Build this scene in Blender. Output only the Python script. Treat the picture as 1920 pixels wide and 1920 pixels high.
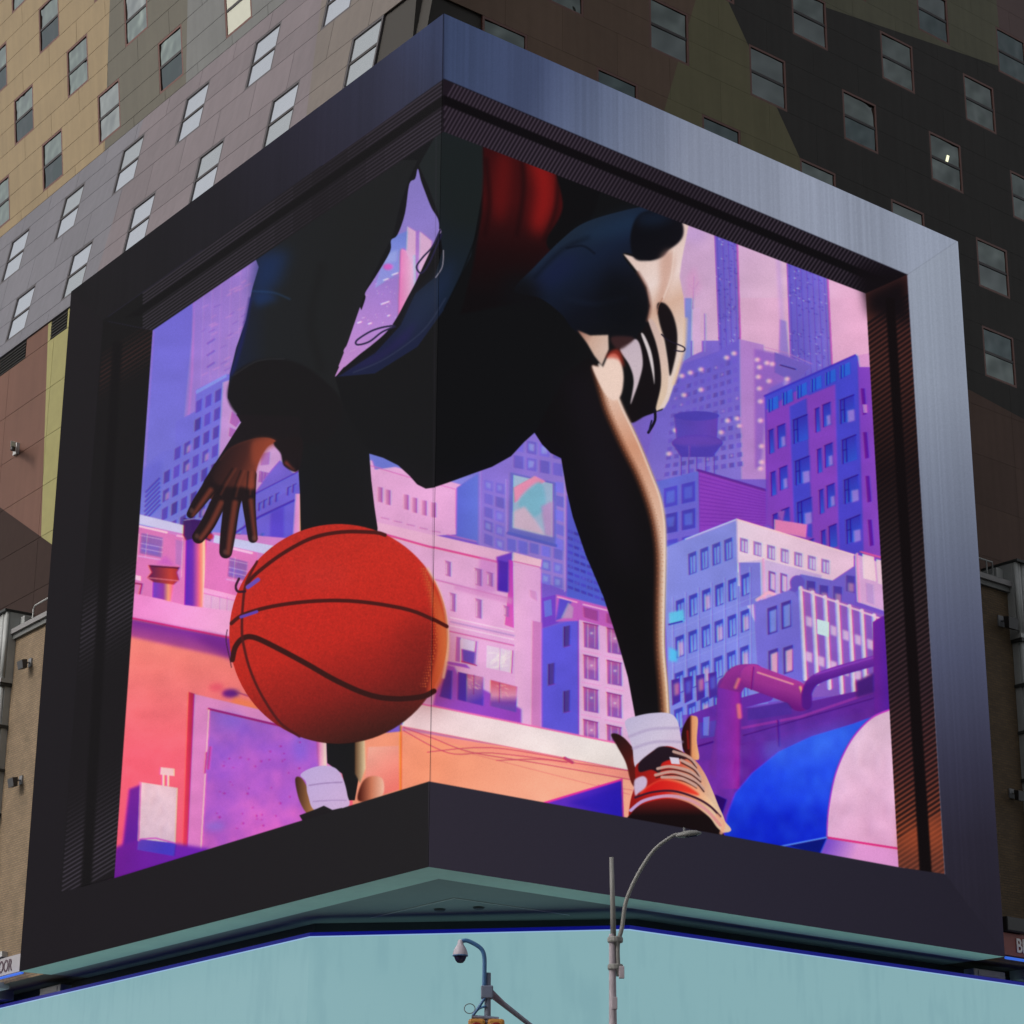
import bpy, bmesh, math, random
import numpy as np
from mathutils import Vector, Matrix, Euler
PI = math.pi; rad = math.radians
random.seed(11)
for o in list(bpy.data.objects): bpy.data.objects.remove(o)
scn = bpy.context.scene; COL = scn.collection
# ---------------------------------------------------------------- camera, sky, sun, exposure
FPX, PITCH, ROLL = 4280.0, rad(19.42), rad(0.33)          # focal length in pixels of a 1920 px wide picture
cam = bpy.data.cameras.new('camera'); camo = bpy.data.objects.new('camera', cam); COL.objects.link(camo)
fw = Vector((0, math.cos(PITCH), math.sin(PITCH))); rt = Vector((1, 0, 0)); upv = rt.cross(fw)
cr = rt*math.cos(ROLL)+upv*math.sin(ROLL); cu = -rt*math.sin(ROLL)+upv*math.cos(ROLL)
camo.matrix_world = Matrix(((cr.x, cu.x, -fw.x, 0), (cr.y, cu.y, -fw.y, 0), (cr.z, cu.z, -fw.z, 1.7), (0, 0, 0, 1)))
cam.sensor_fit = 'HORIZONTAL'; cam.sensor_width = 36; cam.lens = 36*FPX/1920; cam.clip_start = .5; cam.clip_end = 3000
scn.camera = camo
world = bpy.data.worlds.new('World'); scn.world = world; world.use_nodes = True
wn = world.node_tree; wn.nodes.clear()
SUND = Vector((-.74, -.40, .54)).normalized()
sky = wn.nodes.new('ShaderNodeTexSky'); sky.sky_type = 'NISHITA'; sky.sun_disc = False
sky.sun_elevation = math.asin(SUND.z); sky.sun_rotation = math.atan2(SUND.x, SUND.y); sky.air_density = 1.0; sky.dust_density = 3.0; sky.ozone_density = 1.0
hsv = wn.nodes.new('ShaderNodeHueSaturation'); hsv.inputs['Saturation'].default_value = .2
bg = wn.nodes.new('ShaderNodeBackground'); bg.inputs['Strength'].default_value = .14
wo = wn.nodes.new('ShaderNodeOutputWorld'); wn.links.new(sky.outputs[0], hsv.inputs['Color']); wn.links.new(hsv.outputs[0], bg.inputs[0]); wn.links.new(bg.outputs[0], wo.inputs[0])
sl = bpy.data.lights.new('sun', 'SUN'); sl.energy = .75; sl.angle = rad(14); sl.color = (1, .93, .84)
so = bpy.data.objects.new('sun', sl); COL.objects.link(so); so.rotation_euler = SUND.to_track_quat('Z', 'Y').to_euler(); so.location = (-40, -20, 80)
scn.render.engine = 'CYCLES'; scn.cycles.samples = 128; scn.cycles.max_bounces = 6
try: scn.cycles.use_denoising = True
except Exception: pass
vs = scn.view_settings; vs.view_transform = 'Standard'; vs.look = 'None'; vs.exposure = 0; vs.gamma = 1; vs.use_curve_mapping = False

# ---------------------------------------------------------------- frames of the place
CX = Vector((-1.9652, 54.9649, 0)); Z = Vector((0, 0, 1))
LH = Vector((-.59584, .80310, 0)); RH = Vector((.76887, .63940, 0))       # along the two street fronts, away from the corner
NL = Vector((-.80310, -.59584, 0)); NR = Vector((.63940, -.76887, 0))     # outward normals
SB, ST, WL, WR = 11.96, 35.69, 22.85, 21.88                               # screen bottom, top, widths
class Fr:                                                                  # a plane with its own axes: x along, y outward, z up
    def __init__(s, o, ex, ey, ez): s.o, s.ex, s.ey, s.ez = o, ex, ey, ez
    def __call__(s, u, d, v): return s.o+s.ex*u+s.ey*d+s.ez*v              # d = distance outward
def lean(n, deg): a = rad(deg); return n*math.cos(a)+Z*math.sin(a), Z*math.cos(a)-n*math.sin(a)
FL = Fr(CX, LH, NL, Z); FR_ = Fr(CX, RH, NR, Z)
_n, _u = lean(NL, 9.5); LS = Fr(CX-NL*1.79+Z*37.7, LH, _n, _u)             # sloped lilac facade
_n2, _u2 = lean(NL, -6); LT = Fr(CX-NL*2.84+Z*43.975, LH, _n2, _u2)        # tan facade above the fold
LW = Fr(CX-NL*1.6, LH, NL, Z); RT = Fr(CX-NR*4, RH, NR, Z)

# ---------------------------------------------------------------- helpers
def tag(o, label=None, cat=None, group=None, kind=None):
    if label: o['label'] = label
    if cat: o['category'] = cat
    if group: o['group'] = group
    if kind: o['kind'] = kind
    return o
def empty(name, loc, label, cat, group=None):
    o = bpy.data.objects.new(name, None); COL.objects.link(o); o.location = loc; o.empty_display_size = .3; return tag(o, label, cat, group)
class MB:
    def __init__(s): s.v, s.f, s.m, s.uv = [], [], [], None
    def face(s, pts, mi=0):
        b = len(s.v); s.v += [Vector(p) for p in pts]; s.f.append(list(range(b, b+len(pts)))); s.m.append(mi)
    def hexa(s, c, mi=0):                # 8 corners: bottom ring 0-3, top ring 4-7
        b = len(s.v); s.v += [Vector(p) for p in c]
        for q in ((0, 3, 2, 1), (4, 5, 6, 7), (0, 1, 5, 4), (1, 2, 6, 5), (2, 3, 7, 6), (3, 0, 4, 7)): s.f.append([b+i for i in q]); s.m.append(mi)
        return s
    def fbox(s, F, u0, u1, d0, d1, v0, v1, mi=0): return s.hexa([F(u0, d0, v0), F(u1, d0, v0), F(u1, d1, v0), F(u0, d1, v0), F(u0, d0, v1), F(u1, d0, v1), F(u1, d1, v1), F(u0, d1, v1)], mi)
    def box(s, x0, x1, y0, y1, z0, z1, mi=0): return s.hexa([(x0, y0, z0), (x1, y0, z0), (x1, y1, z0), (x0, y1, z0), (x0, y0, z1), (x1, y0, z1), (x1, y1, z1), (x0, y1, z1)], mi)
    def prism(s, pts, a, b, mi=0):       # polygon pts (3d) swept from offset a to offset b
        n = len(pts); k = len(s.v); s.v += [Vector(p)+a for p in pts]+[Vector(p)+b for p in pts]
        s.f.append([k+i for i in range(n)][::-1]); s.m.append(mi); s.f.append([k+n+i for i in range(n)]); s.m.append(mi)
        for i in range(n): j = (i+1) % n; s.f.append([k+i, k+j, k+n+j, k+n+i]); s.m.append(mi)
        return s
    def tube(s, pts, r, seg=10, mi=0, cap=True):
        pts = [Vector(p) for p in pts]; rr = r if hasattr(r, '__len__') else [r]*len(pts); k = len(s.v); ref = None
        for i, p in enumerate(pts):
            d = (pts[min(i+1, len(pts)-1)]-pts[max(i-1, 0)]).normalized()
            if ref is None: ref = d.orthogonal().normalized()
            ref = (ref-d*ref.dot(d)).normalized(); b = d.cross(ref)
            for j in range(seg): t = 2*PI*j/seg; s.v.append(p+(ref*math.cos(t)+b*math.sin(t))*rr[i])
        for i in range(len(pts)-1):
            for j in range(seg): j2 = (j+1) % seg; s.f.append([k+i*seg+j, k+i*seg+j2, k+(i+1)*seg+j2, k+(i+1)*seg+j]); s.m.append(mi)
        if cap: s.f.append([k+j for j in range(seg)][::-1]); s.m.append(mi); s.f.append([k+(len(pts)-1)*seg+j for j in range(seg)]); s.m.append(mi)
        return s
    def lathe(s, o, prof, seg=24, mi=0, axis=Z):
        q = axis.to_track_quat('Z', 'Y'); k = len(s.v)
        for r, h in prof:
            for j in range(seg): t = 2*PI*j/seg; s.v.append(Vector(o)+q @ Vector((r*math.cos(t), r*math.sin(t), h)))
        for i in range(len(prof)-1):
            for j in range(seg): j2 = (j+1) % seg; s.f.append([k+i*seg+j, k+i*seg+j2, k+(i+1)*seg+j2, k+(i+1)*seg+j]); s.m.append(mi)
        return s
    def build(s, name, mats, parent=None, smooth=False, bevel=0, fix=True):
        mats = mats if isinstance(mats, (list, tuple)) else [mats]
        org = parent.location.copy() if parent is not None and parent.type == 'EMPTY' else None
        if parent is not None and org is None: org = parent.get('_o') and Vector(parent['_o'])
        c = Vector((0, 0, 0))
        for p in s.v: c += p
        c /= max(1, len(s.v))
        me = bpy.data.meshes.new(name); me.from_pydata([tuple(p-c) for p in s.v], [], s.f)
        for m in mats: me.materials.append(m)
        for p, mi in zip(me.polygons, s.m): p.material_index = mi; p.use_smooth = smooth
        if fix:
            b = bmesh.new(); b.from_mesh(me); bmesh.ops.recalc_face_normals(b, faces=b.faces); b.to_mesh(me); b.free()
        me.update(); o = bpy.data.objects.new(name, me); COL.objects.link(o)
        o.location = c
        if parent is not None: o.parent = parent; o.matrix_parent_inverse = Matrix.Identity(4); o.location = c-wloc(parent)
        if bevel:
            md = o.modifiers.new('bevel', 'BEVEL'); md.width = bevel; md.segments = 2; md.limit_method = 'ANGLE'
        return o
def wloc(o):
    l = o.location.copy()
    while o.parent is not None: o = o.parent; l += o.location
    return l
MATS = {}
def mat(name, col, rough=.7, metal=0., spec=.5, nv=.0, ns=3., bump=0., bs=20., emit=None, es=1., rnd=0., streak=0., coord='pos'):
    if name in MATS: return MATS[name]
    m = bpy.data.materials.new(name); m.use_nodes = True; nt = m.node_tree; b = nt.nodes['Principled BSDF']
    b.inputs['Base Color'].default_value = (*col, 1); b.inputs['Roughness'].default_value = rough; b.inputs['Metallic'].default_value = metal
    b.inputs['Specular IOR Level'].default_value = spec
    geo = nt.nodes.new('ShaderNodeNewGeometry')
    if nv or rnd or streak:
        val = nt.nodes.new('ShaderNodeValue'); val.outputs[0].default_value = 1; cur = val.outputs[0]
        def addn(sock, amp):
            nonlocal cur
            mr = nt.nodes.new('ShaderNodeMapRange'); mr.inputs[3].default_value = 1-amp; mr.inputs[4].default_value = 1+amp; nt.links.new(sock, mr.inputs[0])
            mu = nt.nodes.new('ShaderNodeMath'); mu.operation = 'MULTIPLY'; nt.links.new(cur, mu.inputs[0]); nt.links.new(mr.outputs[0], mu.inputs[1]); cur = mu.outputs[0]
        if nv:
            for sc, am in ((ns, nv), (ns*7, nv*.5)):
                n = nt.nodes.new('ShaderNodeTexNoise'); n.inputs['Scale'].default_value = sc; n.inputs['Detail'].default_value = 5; nt.links.new(geo.outputs['Position'], n.inputs['Vector']); addn(n.outputs[0], am*1.6)
        if streak:
            mp = nt.nodes.new('ShaderNodeMapping'); mp.inputs['Scale'].default_value = (2.2, 2.2, .12); nt.links.new(geo.outputs['Position'], mp.inputs[0])
            n = nt.nodes.new('ShaderNodeTexNoise'); n.inputs['Scale'].default_value = 1.5; n.inputs['Detail'].default_value = 4; nt.links.new(mp.outputs[0], n.inputs['Vector']); addn(n.outputs[0], streak*1.6)
        if rnd:
            oi = nt.nodes.new('ShaderNodeObjectInfo'); addn(oi.outputs['Random'], rnd)
        mx = nt.nodes.new('ShaderNodeVectorMath'); mx.operation = 'SCALE'; mx.inputs[0].default_value = col; nt.links.new(cur, mx.inputs['Scale']); nt.links.new(mx.outputs[0], b.inputs['Base Color'])
    if bump:
        n = nt.nodes.new('ShaderNodeTexNoise'); n.inputs['Scale'].default_value = bs; n.inputs['Detail'].default_value = 3; nt.links.new(geo.outputs['Position'], n.inputs['Vector'])
        bp = nt.nodes.new('ShaderNodeBump'); bp.inputs['Strength'].default_value = bump; bp.inputs['Distance'].default_value = .05; nt.links.new(n.outputs[0], bp.inputs['Height']); nt.links.new(bp.outputs[0], b.inputs['Normal'])
    if emit: b.inputs['Emission Color'].default_value = (*emit, 1); b.inputs['Emission Strength'].default_value = es
    MATS[name] = m; return m
def lin(r, g, b): return tuple(((c/255)/12.92 if c/255 <= .04045 else ((c/255+.055)/1.055)**2.4) for c in (r, g, b))
def clip(poly, a, b, c, sign=1):         # keep sign*(a*x+b*y-c) >= 0
    out = []
    for i in range(len(poly)):
        p, q = poly[i], poly[(i+1) % len(poly)]; dp = sign*(a*p[0]+b*p[1]-c); dq = sign*(a*q[0]+b*q[1]-c)
        if dp >= 0: out.append(p)
        if (dp >= 0) != (dq >= 0): t = dp/(dp-dq); out.append((p[0]+(q[0]-p[0])*t, p[1]+(q[1]-p[1])*t))
    return out
def area(p): return abs(sum(p[i][0]*p[(i+1) % len(p)][1]-p[(i+1) % len(p)][0]*p[i][1] for i in range(len(p))))/2 if len(p) > 2 else 0
def line(p, q): a = q[1]-p[1]; b = p[0]-q[0]; return a, b, a*p[0]+b*p[1]
def bsp(poly, node, out):
    if area(poly) < .004: return
    if isinstance(node, int): out.append((poly, node)); return
    ln, pos, neg = node; bsp(clip(poly, *ln, 1), pos, out); bsp(clip(poly, *ln, -1), neg, out)
CAMP = Vector((0, 0, 1.7))
def px(p):
    d = Vector(p)-CAMP; zc = d.dot(fw); return (960+FPX*d.dot(cr)/zc, 960-FPX*d.dot(cu)/zc) if zc > 1 else (-9e9, 0)
def seen(pts, margin):                    # is a facade piece near the frame and clear of the big screen in front of it?
    q = [px(p) for p in pts]; x = [a[0] for a in q]; y = [a[1] for a in q]
    if max(x) < -margin or min(x) > 1920+margin or max(y) < -margin or min(y) > 1920+margin: return False
    for X, Y in q:
        if X < 828: inside = Y > 25+(X-828)*-.745+45 and X > 130+(545-Y)*.0745+35
        else: inside = Y > 25+(X-828)*.4447+45 and X < 1795+(Y-455)*.0672-35
        if not inside: return True
    return False
# ---------------------------------------------------------------- picture shown on the video screen (drawn in code, flat print)
PW = 1920
prng = np.random.default_rng(7)
def blur2(a, s):
    r = max(1, int(s*2.5)); k = np.exp(-0.5*(np.arange(-r, r+1)/s)**2); k /= k.sum()
    for ax in (0, 1):
        pad = [(0, 0)]*a.ndim; pad[ax] = (r, r); b = np.pad(a, pad, mode='edge'); o = np.zeros_like(a)
        for i, w in enumerate(k):
            sl = [slice(None)]*a.ndim; sl[ax] = slice(i, i+a.shape[ax]); o += w*b[tuple(sl)]
        a = o
    return a
def vnoise(h, w, sy, sx, seed):
    g = np.random.default_rng(seed).random((int(h/sy)+3, int(w/sx)+3)).astype(np.float32)
    y = np.arange(h)/sy; x = np.arange(w)/sx; yi = y.astype(int); xi = x.astype(int)
    fy = (y-yi)[:, None]; fx = (x-xi)[None, :]; fy = fy*fy*(3-2*fy); fx = fx*fx*(3-2*fx)
    return (g[yi][:, xi]*(1-fy)*(1-fx)+g[yi+1][:, xi]*fy*(1-fx)+g[yi][:, xi+1]*(1-fy)*fx+g[yi+1][:, xi+1]*fy*fx)
cv = np.zeros((PW, PW, 3), np.float32)
def catmull(p, closed=True, n=8):
    p = [np.array(q, float) for q in p]; m = len(p); out = []
    rng_ = range(m) if closed else range(m-1)
    for i in rng_:
        a, b, c, d = (p[(i-1) % m], p[i], p[(i+1) % m], p[(i+2) % m]) if closed else (p[max(i-1, 0)], p[i], p[i+1], p[min(i+2, m-1)])
        for k in range(n):
            t = k/n; out.append(0.5*((2*b)+(-a+c)*t+(2*a-5*b+4*c-d)*t*t+(-a+3*b-3*c+d)*t**3))
    if not closed: out.append(p[-1])
    return out
def cover(pts, x0, y0, w, h, ss=4):
    P = np.array(pts, float); A = P; B = np.roll(P, -1, 0); m = np.zeros((h, w+1), np.float32)
    for r in range(h*ss):
        y = y0+(r+0.5)/ss
        s = (A[:, 1] <= y) != (B[:, 1] <= y)
        if not s.any(): continue
        a = A[s]; b = B[s]; xs = np.sort(a[:, 0]+(y-a[:, 1])*(b[:, 0]-a[:, 0])/(b[:, 1]-a[:, 1]))-x0
        row = m[r//ss]
        for j in range(0, len(xs)-1, 2):
            l = min(max(xs[j], 0), w); q = min(max(xs[j+1], 0), w)
            if q <= l: continue
            li = int(l); qi = int(q)
            if li == qi: row[li] += (q-l)/ss
            else:
                row[li] += (li+1-l)/ss; row[li+1:qi] += 1/ss; row[qi] += (q-qi)/ss
    return np.clip(m[:, :w], 0, 1)
def colour(col, x0, y0, w, h):
    if callable(col):
        Y, X = np.mgrid[y0:y0+h, x0:x0+w]; return col(X.astype(np.float32), Y.astype(np.float32))
    return np.array(col, np.float32)[None, None, :]
def G(p0, c0, p1, c1, *more):            # linear gradient p0->p1; more: (t, colour) stops
    st = sorted([(0, c0), (1, c1)]+list(more), key=lambda q: q[0]); ts = [s[0] for s in st]
    def f(X, Y):
        d = (p1[0]-p0[0], p1[1]-p0[1]); t = ((X-p0[0])*d[0]+(Y-p0[1])*d[1])/(d[0]**2+d[1]**2)
        return np.stack([np.interp(t, ts, [s[1][k] for s in st]) for k in range(3)], -1).astype(np.float32)
    return f
def blend(m, col, x0, y0, a):
    h, w = m.shape; m = (m*a)[:, :, None]; reg = cv[y0:y0+h, x0:x0+w]; reg[:] = reg*(1-m)+colour(col, x0, y0, w, h)*m
def P(pts, col, a=1., f=0., curve=False):
    if curve: pts = catmull(pts)
    q = np.array(pts); pad = int(f*3)+1
    x0 = max(0, int(q[:, 0].min())-pad); y0 = max(0, int(q[:, 1].min())-pad)
    x1 = min(PW, int(q[:, 0].max())+pad+2); y1 = min(PW, int(q[:, 1].max())+pad+2)
    if x1 <= x0 or y1 <= y0: return
    m = cover(pts, x0, y0, x1-x0, y1-y0, 3 if (y1-y0) > 200 else 4)
    if f > 0: m = blur2(m, f)
    blend(m, col, x0, y0, a)
def S(pts, wd, col, a=1., curve=False, f=0.6):
    if curve: pts = catmull(pts, False, 6)
    q = np.array(pts, float); wa = np.array(wd if hasattr(wd, '__len__') else [wd]*2, float)
    W_ = np.interp(np.linspace(0, 1, len(q)), np.linspace(0, 1, len(wa)), wa); pad = int(W_.max()+3)
    x0 = max(0, int(q[:, 0].min())-pad); y0 = max(0, int(q[:, 1].min())-pad); x1 = min(PW, int(q[:, 0].max())+pad+1); y1 = min(PW, int(q[:, 1].max())+pad+1)
    if x1 <= x0 or y1 <= y0: return
    m = np.zeros((y1-y0, x1-x0), np.float32)
    for i in range(len(q)-1):
        a_, b_ = q[i], q[i+1]; r = max(W_[i], W_[i+1])+2
        u0 = max(x0, int(min(a_[0], b_[0])-r)); u1 = min(x1, int(max(a_[0], b_[0])+r)+2); v0 = max(y0, int(min(a_[1], b_[1])-r)); v1 = min(y1, int(max(a_[1], b_[1])+r)+2)
        if u1 <= u0 or v1 <= v0: continue
        Y, X = np.mgrid[v0:v1, u0:u1]; d = b_-a_; L2 = max(d@d, 1e-6)
        t = np.clip(((X+.5-a_[0])*d[0]+(Y+.5-a_[1])*d[1])/L2, 0, 1)
        D = np.hypot(X+.5-a_[0]-t*d[0], Y+.5-a_[1]-t*d[1]); w_ = W_[i]+(W_[i+1]-W_[i])*t
        sub = m[v0-y0:v1-y0, u0-x0:u1-x0]; np.maximum(sub, np.clip((w_/2-D)/f+.5, 0, 1)*np.minimum(1, w_), out=sub)
    blend(m, col, x0, y0, a)
def E(x, y, rx, ry, col, a=1., f=0.):
    P([(x+rx*math.cos(t), y+ry*math.sin(t)) for t in np.linspace(0, 2*PI, 28, endpoint=False)], col, a, f)
def quad(Q, s, t):                       # Q: tl,tr,br,bl
    tl, tr, br, bl = [np.array(q, float) for q in Q]; return (tl*(1-s)+tr*s)*(1-t)+(bl*(1-s)+br*s)*t
def grid(Q, nx, ny, box, col, alt=None, pa=0., mull=None, frame=None, skip=()):
    for j in range(ny):
        for i in range(nx):
            if (i, j) in skip: continue
            s0 = (i+box[0])/nx; s1 = (i+box[2])/nx; t0 = (j+box[1])/ny; t1 = (j+box[3])/ny
            q = [quad(Q, s0, t0), quad(Q, s1, t0), quad(Q, s1, t1), quad(Q, s0, t1)]
            if frame is not None: S(q+[q[0]], 1.6, frame, .8)
            v = prng.random(); c = np.array(col, float)*(0.9+0.2*prng.random()); P(q, c)
            if alt is not None and v < pa:
                c0 = (q[0]+q[2])/2; e = prng.random(2)*.3+.35; P([q[0]+(c0-q[0])*.4, q[1]+(c0-q[1])*.4, q[2]+(c0-q[2])*e[0], q[3]+(c0-q[3])*e[1]], alt, .45+.4*prng.random(), 1.2)
            if mull is not None:
                S([(q[0]+q[1])/2, (q[2]+q[3])/2], 1.3, mull, .8); S([q[0]*.7+q[3]*.3, q[1]*.7+q[2]*.3], 1.1, mull, .6)
def hatch(Q, n, wd, col, a, k0=0., k1=1.):
    for i in range(n):
        t = (i+.5)/n; S([quad(Q, k0, t), quad(Q, k1, t)], wd, col, a)
def mottle(pts, amp, sx, sy, seed, tint=(1, 1, 1)):
    q = np.array(pts); x0, y0 = [max(0, int(v)) for v in q.min(0)]; x1, y1 = [min(PW, int(v)+2) for v in q.max(0)]
    m = cover(pts, x0, y0, x1-x0, y1-y0, 2); n = vnoise(y1-y0, x1-x0, sy, sx, seed)+.5*vnoise(y1-y0, x1-x0, sy/2.3, sx/2.3, seed+1)-.75
    cv[y0:y1, x0:x1] += (n*m*amp)[:, :, None]*np.array(tint, np.float32)

def paint_city():
    PK = (226, 166, 210)
    # skies
    P([(200, 500), (520, 440), (520, 1000), (200, 1000)], G((300, 560), (112, 102, 202), (300, 980), (124, 122, 214)))
    P([(600, 200), (900, 200), (900, 760), (600, 760)], G((780, 320), (138, 124, 200), (740, 600), (150, 126, 200)))
    P([(1200, 380), (1700, 380), (1700, 900), (1200, 900)], G((1290, 430), (204, 166, 206), (1600, 640), (230, 172, 204), (.5, (220, 180, 208))))
    P([(680, 780), (1100, 780), (1100, 1000), (680, 1000)], G((700, 870), (122, 130, 208), (980, 860), (128, 118, 212)))
    P([(690, 990), (1200, 1000), (1200, 1420), (690, 1420)], (120, 90, 200)); P([(1180, 640), (1690, 640), (1700, 1500), (1180, 1500)], G((1200, 650), (128, 108, 206), (1600, 1400), (112, 70, 190)))
    P([(1380, 560), (1640, 560), (1650, 700), (1520, 700), (1384, 660)], G((1390, 560), (222, 176, 206), (1640, 640), (230, 172, 204)))
    mottle([(680, 780), (1100, 780), (1100, 1000), (680, 1000)], 26, 40, 14, 3)
    E(1300, 440, 22, 16, (178, 148, 206), .5, 8)
    # centre gap skyline
    P([(630, 540), (745, 520), (750, 730), (600, 730)], G((720, 500), (150, 120, 200), (680, 700), (192, 136, 200)))
    P([(728, 445), (762, 432), (762, 500), (700, 540)], G((740, 430), (112, 130, 212), (700, 540), (150, 150, 218)))
    P([(752, 463), (762, 470), (766, 560), (745, 640), (738, 620)], (150, 120, 205))
    P([(760, 424), (776, 434), (776, 620), (752, 620)], (216, 172, 206)); P([(784, 434), (806, 452), (800, 540), (770, 600), (780, 440)], (218, 174, 208))
    S([(781, 434), (778, 560)], 5, (168, 110, 200), .8); S([(773, 480), (776, 560)], 5, (150, 190, 222), .6)
    P([(748, 465), (758, 470), (770, 500), (764, 560), (752, 620), (744, 620)], G((744, 500), (226, 120, 180), (772, 500), (222, 182, 206)))
    S([(748, 470), (744, 610)], 2.5, (236, 110, 170)); E(724, 500, 9, 6, (214, 92, 186), .9, 1.5)
    P([(715, 478), (742, 468), (740, 490), (712, 494)], (158, 170, 224), .6, 2)
    for k in range(70):
        x = 640+prng.random()*100; y = 518+prng.random()*150
        S([(x, y), (x+1+5*prng.random()*(k % 9 == 0), y-1)], 1.3, (238, 190, 228), .35+.4*prng.random())
    for x, y, l in ((712, 570, 14), (732, 515, 10), (716, 525, 8), (688, 607, 5), (668, 605, 6), (724, 592, 3)): S([(x, y), (x+l, y-l*.35)], 3, (248, 214, 240), .8)
    # left distant tower
    P([(366, 520), (500, 440), (470, 700), (430, 800), (340, 800)], G((350, 600), (146, 116, 202), (470, 640), (164, 128, 204)))
    for x in (380, 396, 412, 430, 448, 462): S([(x, 470), (x-8, 780)], 1.6, (186, 138, 212), .45)
    for k in range(46):
        x = 372+prng.random()*84; y = 500+prng.random()*240; S([(x, y), (x+6+7*prng.random(), y-5)], 2.6, (206, 138, 202) if k % 3 else (124, 92, 186), .3+.3*prng.random())
    for y in (640, 662, 684): S([(386, y+3), (398, y-5)], 4, (116, 88, 186), .7)
    S([(359, 566), (356, 700), (349, 790)], 3.4, (206, 118, 196), .55); S([(283, 620), (262, 960)], 2.2, (196, 130, 210), .5)
    # stepped blue building
    P([(255, 1000), (268, 880), (280, 862), (300, 846), (326, 840), (327, 790), (362, 770), (364, 730), (422, 700), (440, 704), (420, 880), (470, 880), (470, 1000)], G((330, 800), (116, 110, 210), (360, 980), (122, 124, 216)))
    P([(364, 731), (422, 700), (422, 706), (365, 738)], (132, 144, 226)); P([(258, 880), (300, 860), (300, 900), (262, 930)], (104, 100, 204), .6, 4)
    P([(414, 716), (446, 704), (470, 760), (460, 830), (405, 880)], G((414, 780), (192, 144, 208), (460, 780), (206, 158, 210)))
    P([(432, 770), (450, 786), (440, 800), (428, 792)], (170, 100, 178)); P([(428, 800), (442, 806), (436, 822), (426, 816)], (172, 104, 182))
    Q = [(362, 750), (416, 722), (396, 944), (340, 968)]
    for j in range(7):
        for i in range(-5 if j > 4 else (-4 if j > 2 else (-2 if j > 1 else 0)), 3):
            o = np.array([365+i*18.-j*1.9, 752-i*9.6+j*34.6]); 
            if j > 2: o[1] += 0
            if o[0] < 300-(o[1]-860)*.1: continue
            if o[1] < 700: continue
            q = [o, o+(11, -6.5), o+(9.6, 16), o+(-1.2, 22)]; P(q, np.array((84, 68, 168))*(.9+.25*prng.random()))
            if prng.random() < .28: P([q[0]+(4, 6), q[1]+(0, 6), q[2]+(0, -2), q[3]+(4, -3)], (206, 150, 190), .7, 1)
    for i in range(7): S([(268+i*.5, 945-i*9+30), (297-i*.2, 915-i*8.2+30)], 3.6, (66, 62, 170), .75)
    # buildings behind hand
    P([(470, 820), (560, 810), (560, 930), (470, 940)], (206, 158, 210)); P([(488, 850), (504, 846), (502, 870), (486, 872)], (176, 118, 190)); P([(484, 882), (503, 886), (500, 905), (482, 903)], (150, 92, 176))
    for x in (486, 492, 498): S([(x, 884), (x-1, 903)], 1.6, (200, 140, 200), .6)
    P([(506, 880), (522, 862), (545, 885), (562, 890), (562, 1030), (440, 1030), (470, 930)], G((480, 930), (120, 100, 206), (560, 1000), (96, 88, 206)))
    P([(470, 930), (556, 883), (561, 905), (476, 957)], (116, 104, 212)); S([(470, 928), (560, 882)], 2.2, (80, 60, 178)); S([(436, 1000), (484, 968), (552, 936)], 4, (66, 48, 168), .9)
    for x, y in ((484, 943), (493, 938), (504, 932), (516, 926), (538, 914), (548, 909)): S([(x, y), (x-1, y+13)], 3.2, (64, 50, 150), .8); S([(x, y), (x+5, y-3)], 2, (64, 50, 150), .7)
    P([(505, 960), (530, 948), (530, 1030), (503, 1030)], (88, 66, 196), .8, 2); P([(486, 1000), (492, 998), (490, 1018), (484, 1016)], (70, 90, 180))
    P([(551, 925), (562, 925), (562, 1000), (546, 1010)], G((546, 0), (216, 124, 206), (562, 0), (236, 170, 206)))
    P([(250, 985), (560, 1010), (560, 1060), (250, 1060)], (206, 128, 196))
    # low pink building, left
    P([(250, 985), (480, 1035), (480, 1160), (240, 1160)], G((250, 1000), (214, 116, 176), (460, 1100), (224, 120, 188)))
    P([(255, 962), (344, 984), (344, 1000), (252, 980)], (206, 200, 232)); P([(400, 1002), (520, 1024), (505, 1040), (398, 1016)], (200, 200, 236))
    S([(254, 984), (310, 997)], 4, (250, 196, 214)); S([(330, 1003), (346, 1006)], 4, (246, 170, 214)); S([(432, 1027), (470, 1036)], 4.5, (246, 190, 226))
    for x0, y0, w_, h_ in ((262, 998, 40, 46), (427, 1044, 34, 44)):
        P([(x0, y0), (x0+w_, y0+9), (x0+w_-3, y0+h_), (x0-3, y0+h_-8)], (146, 98, 172)); P([(x0+3, y0+16), (x0+w_-6, y0+24), (x0+w_-8, y0+h_-4), (x0, y0+h_-12)], (128, 98, 186))
        for k in (.1, .42, .62): S([(x0, y0+h_*k), (x0+w_, y0+h_*k+8)], 1.4, (232, 178, 222), .7)
        S([(x0+12, y0), (x0+8, y0+h_)], 1.4, (236, 180, 224), .6); S([(x0-4, y0+h_-3), (x0+w_-4, y0+h_+4)], 3, (226, 160, 220), .8)
    S([(258, 1000), (254, 1050)], 2, (246, 180, 214), .7); S([(340, 1010), (338, 1080)], 2, (236, 170, 220), .7); P([(326, 1010), (340, 1014), (336, 1060), (326, 1056)], (176, 116, 186), .8)
    P([(246, 1075), (262, 1079), (262, 1088), (246, 1084)], (246, 196, 224)); S([(250, 1092), (264, 1094), (260, 1112)], 3, (150, 40, 90)); S([(378, 1105), (440, 1120)], 9, (244, 166, 214)); P([(380, 1112), (440, 1126), (436, 1152), (378, 1146)], (222, 170, 206))
    for x in (394, 410, 424): S([(x, 1118), (x-1, 1148)], 1.4, (180, 110, 180), .5)
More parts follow.
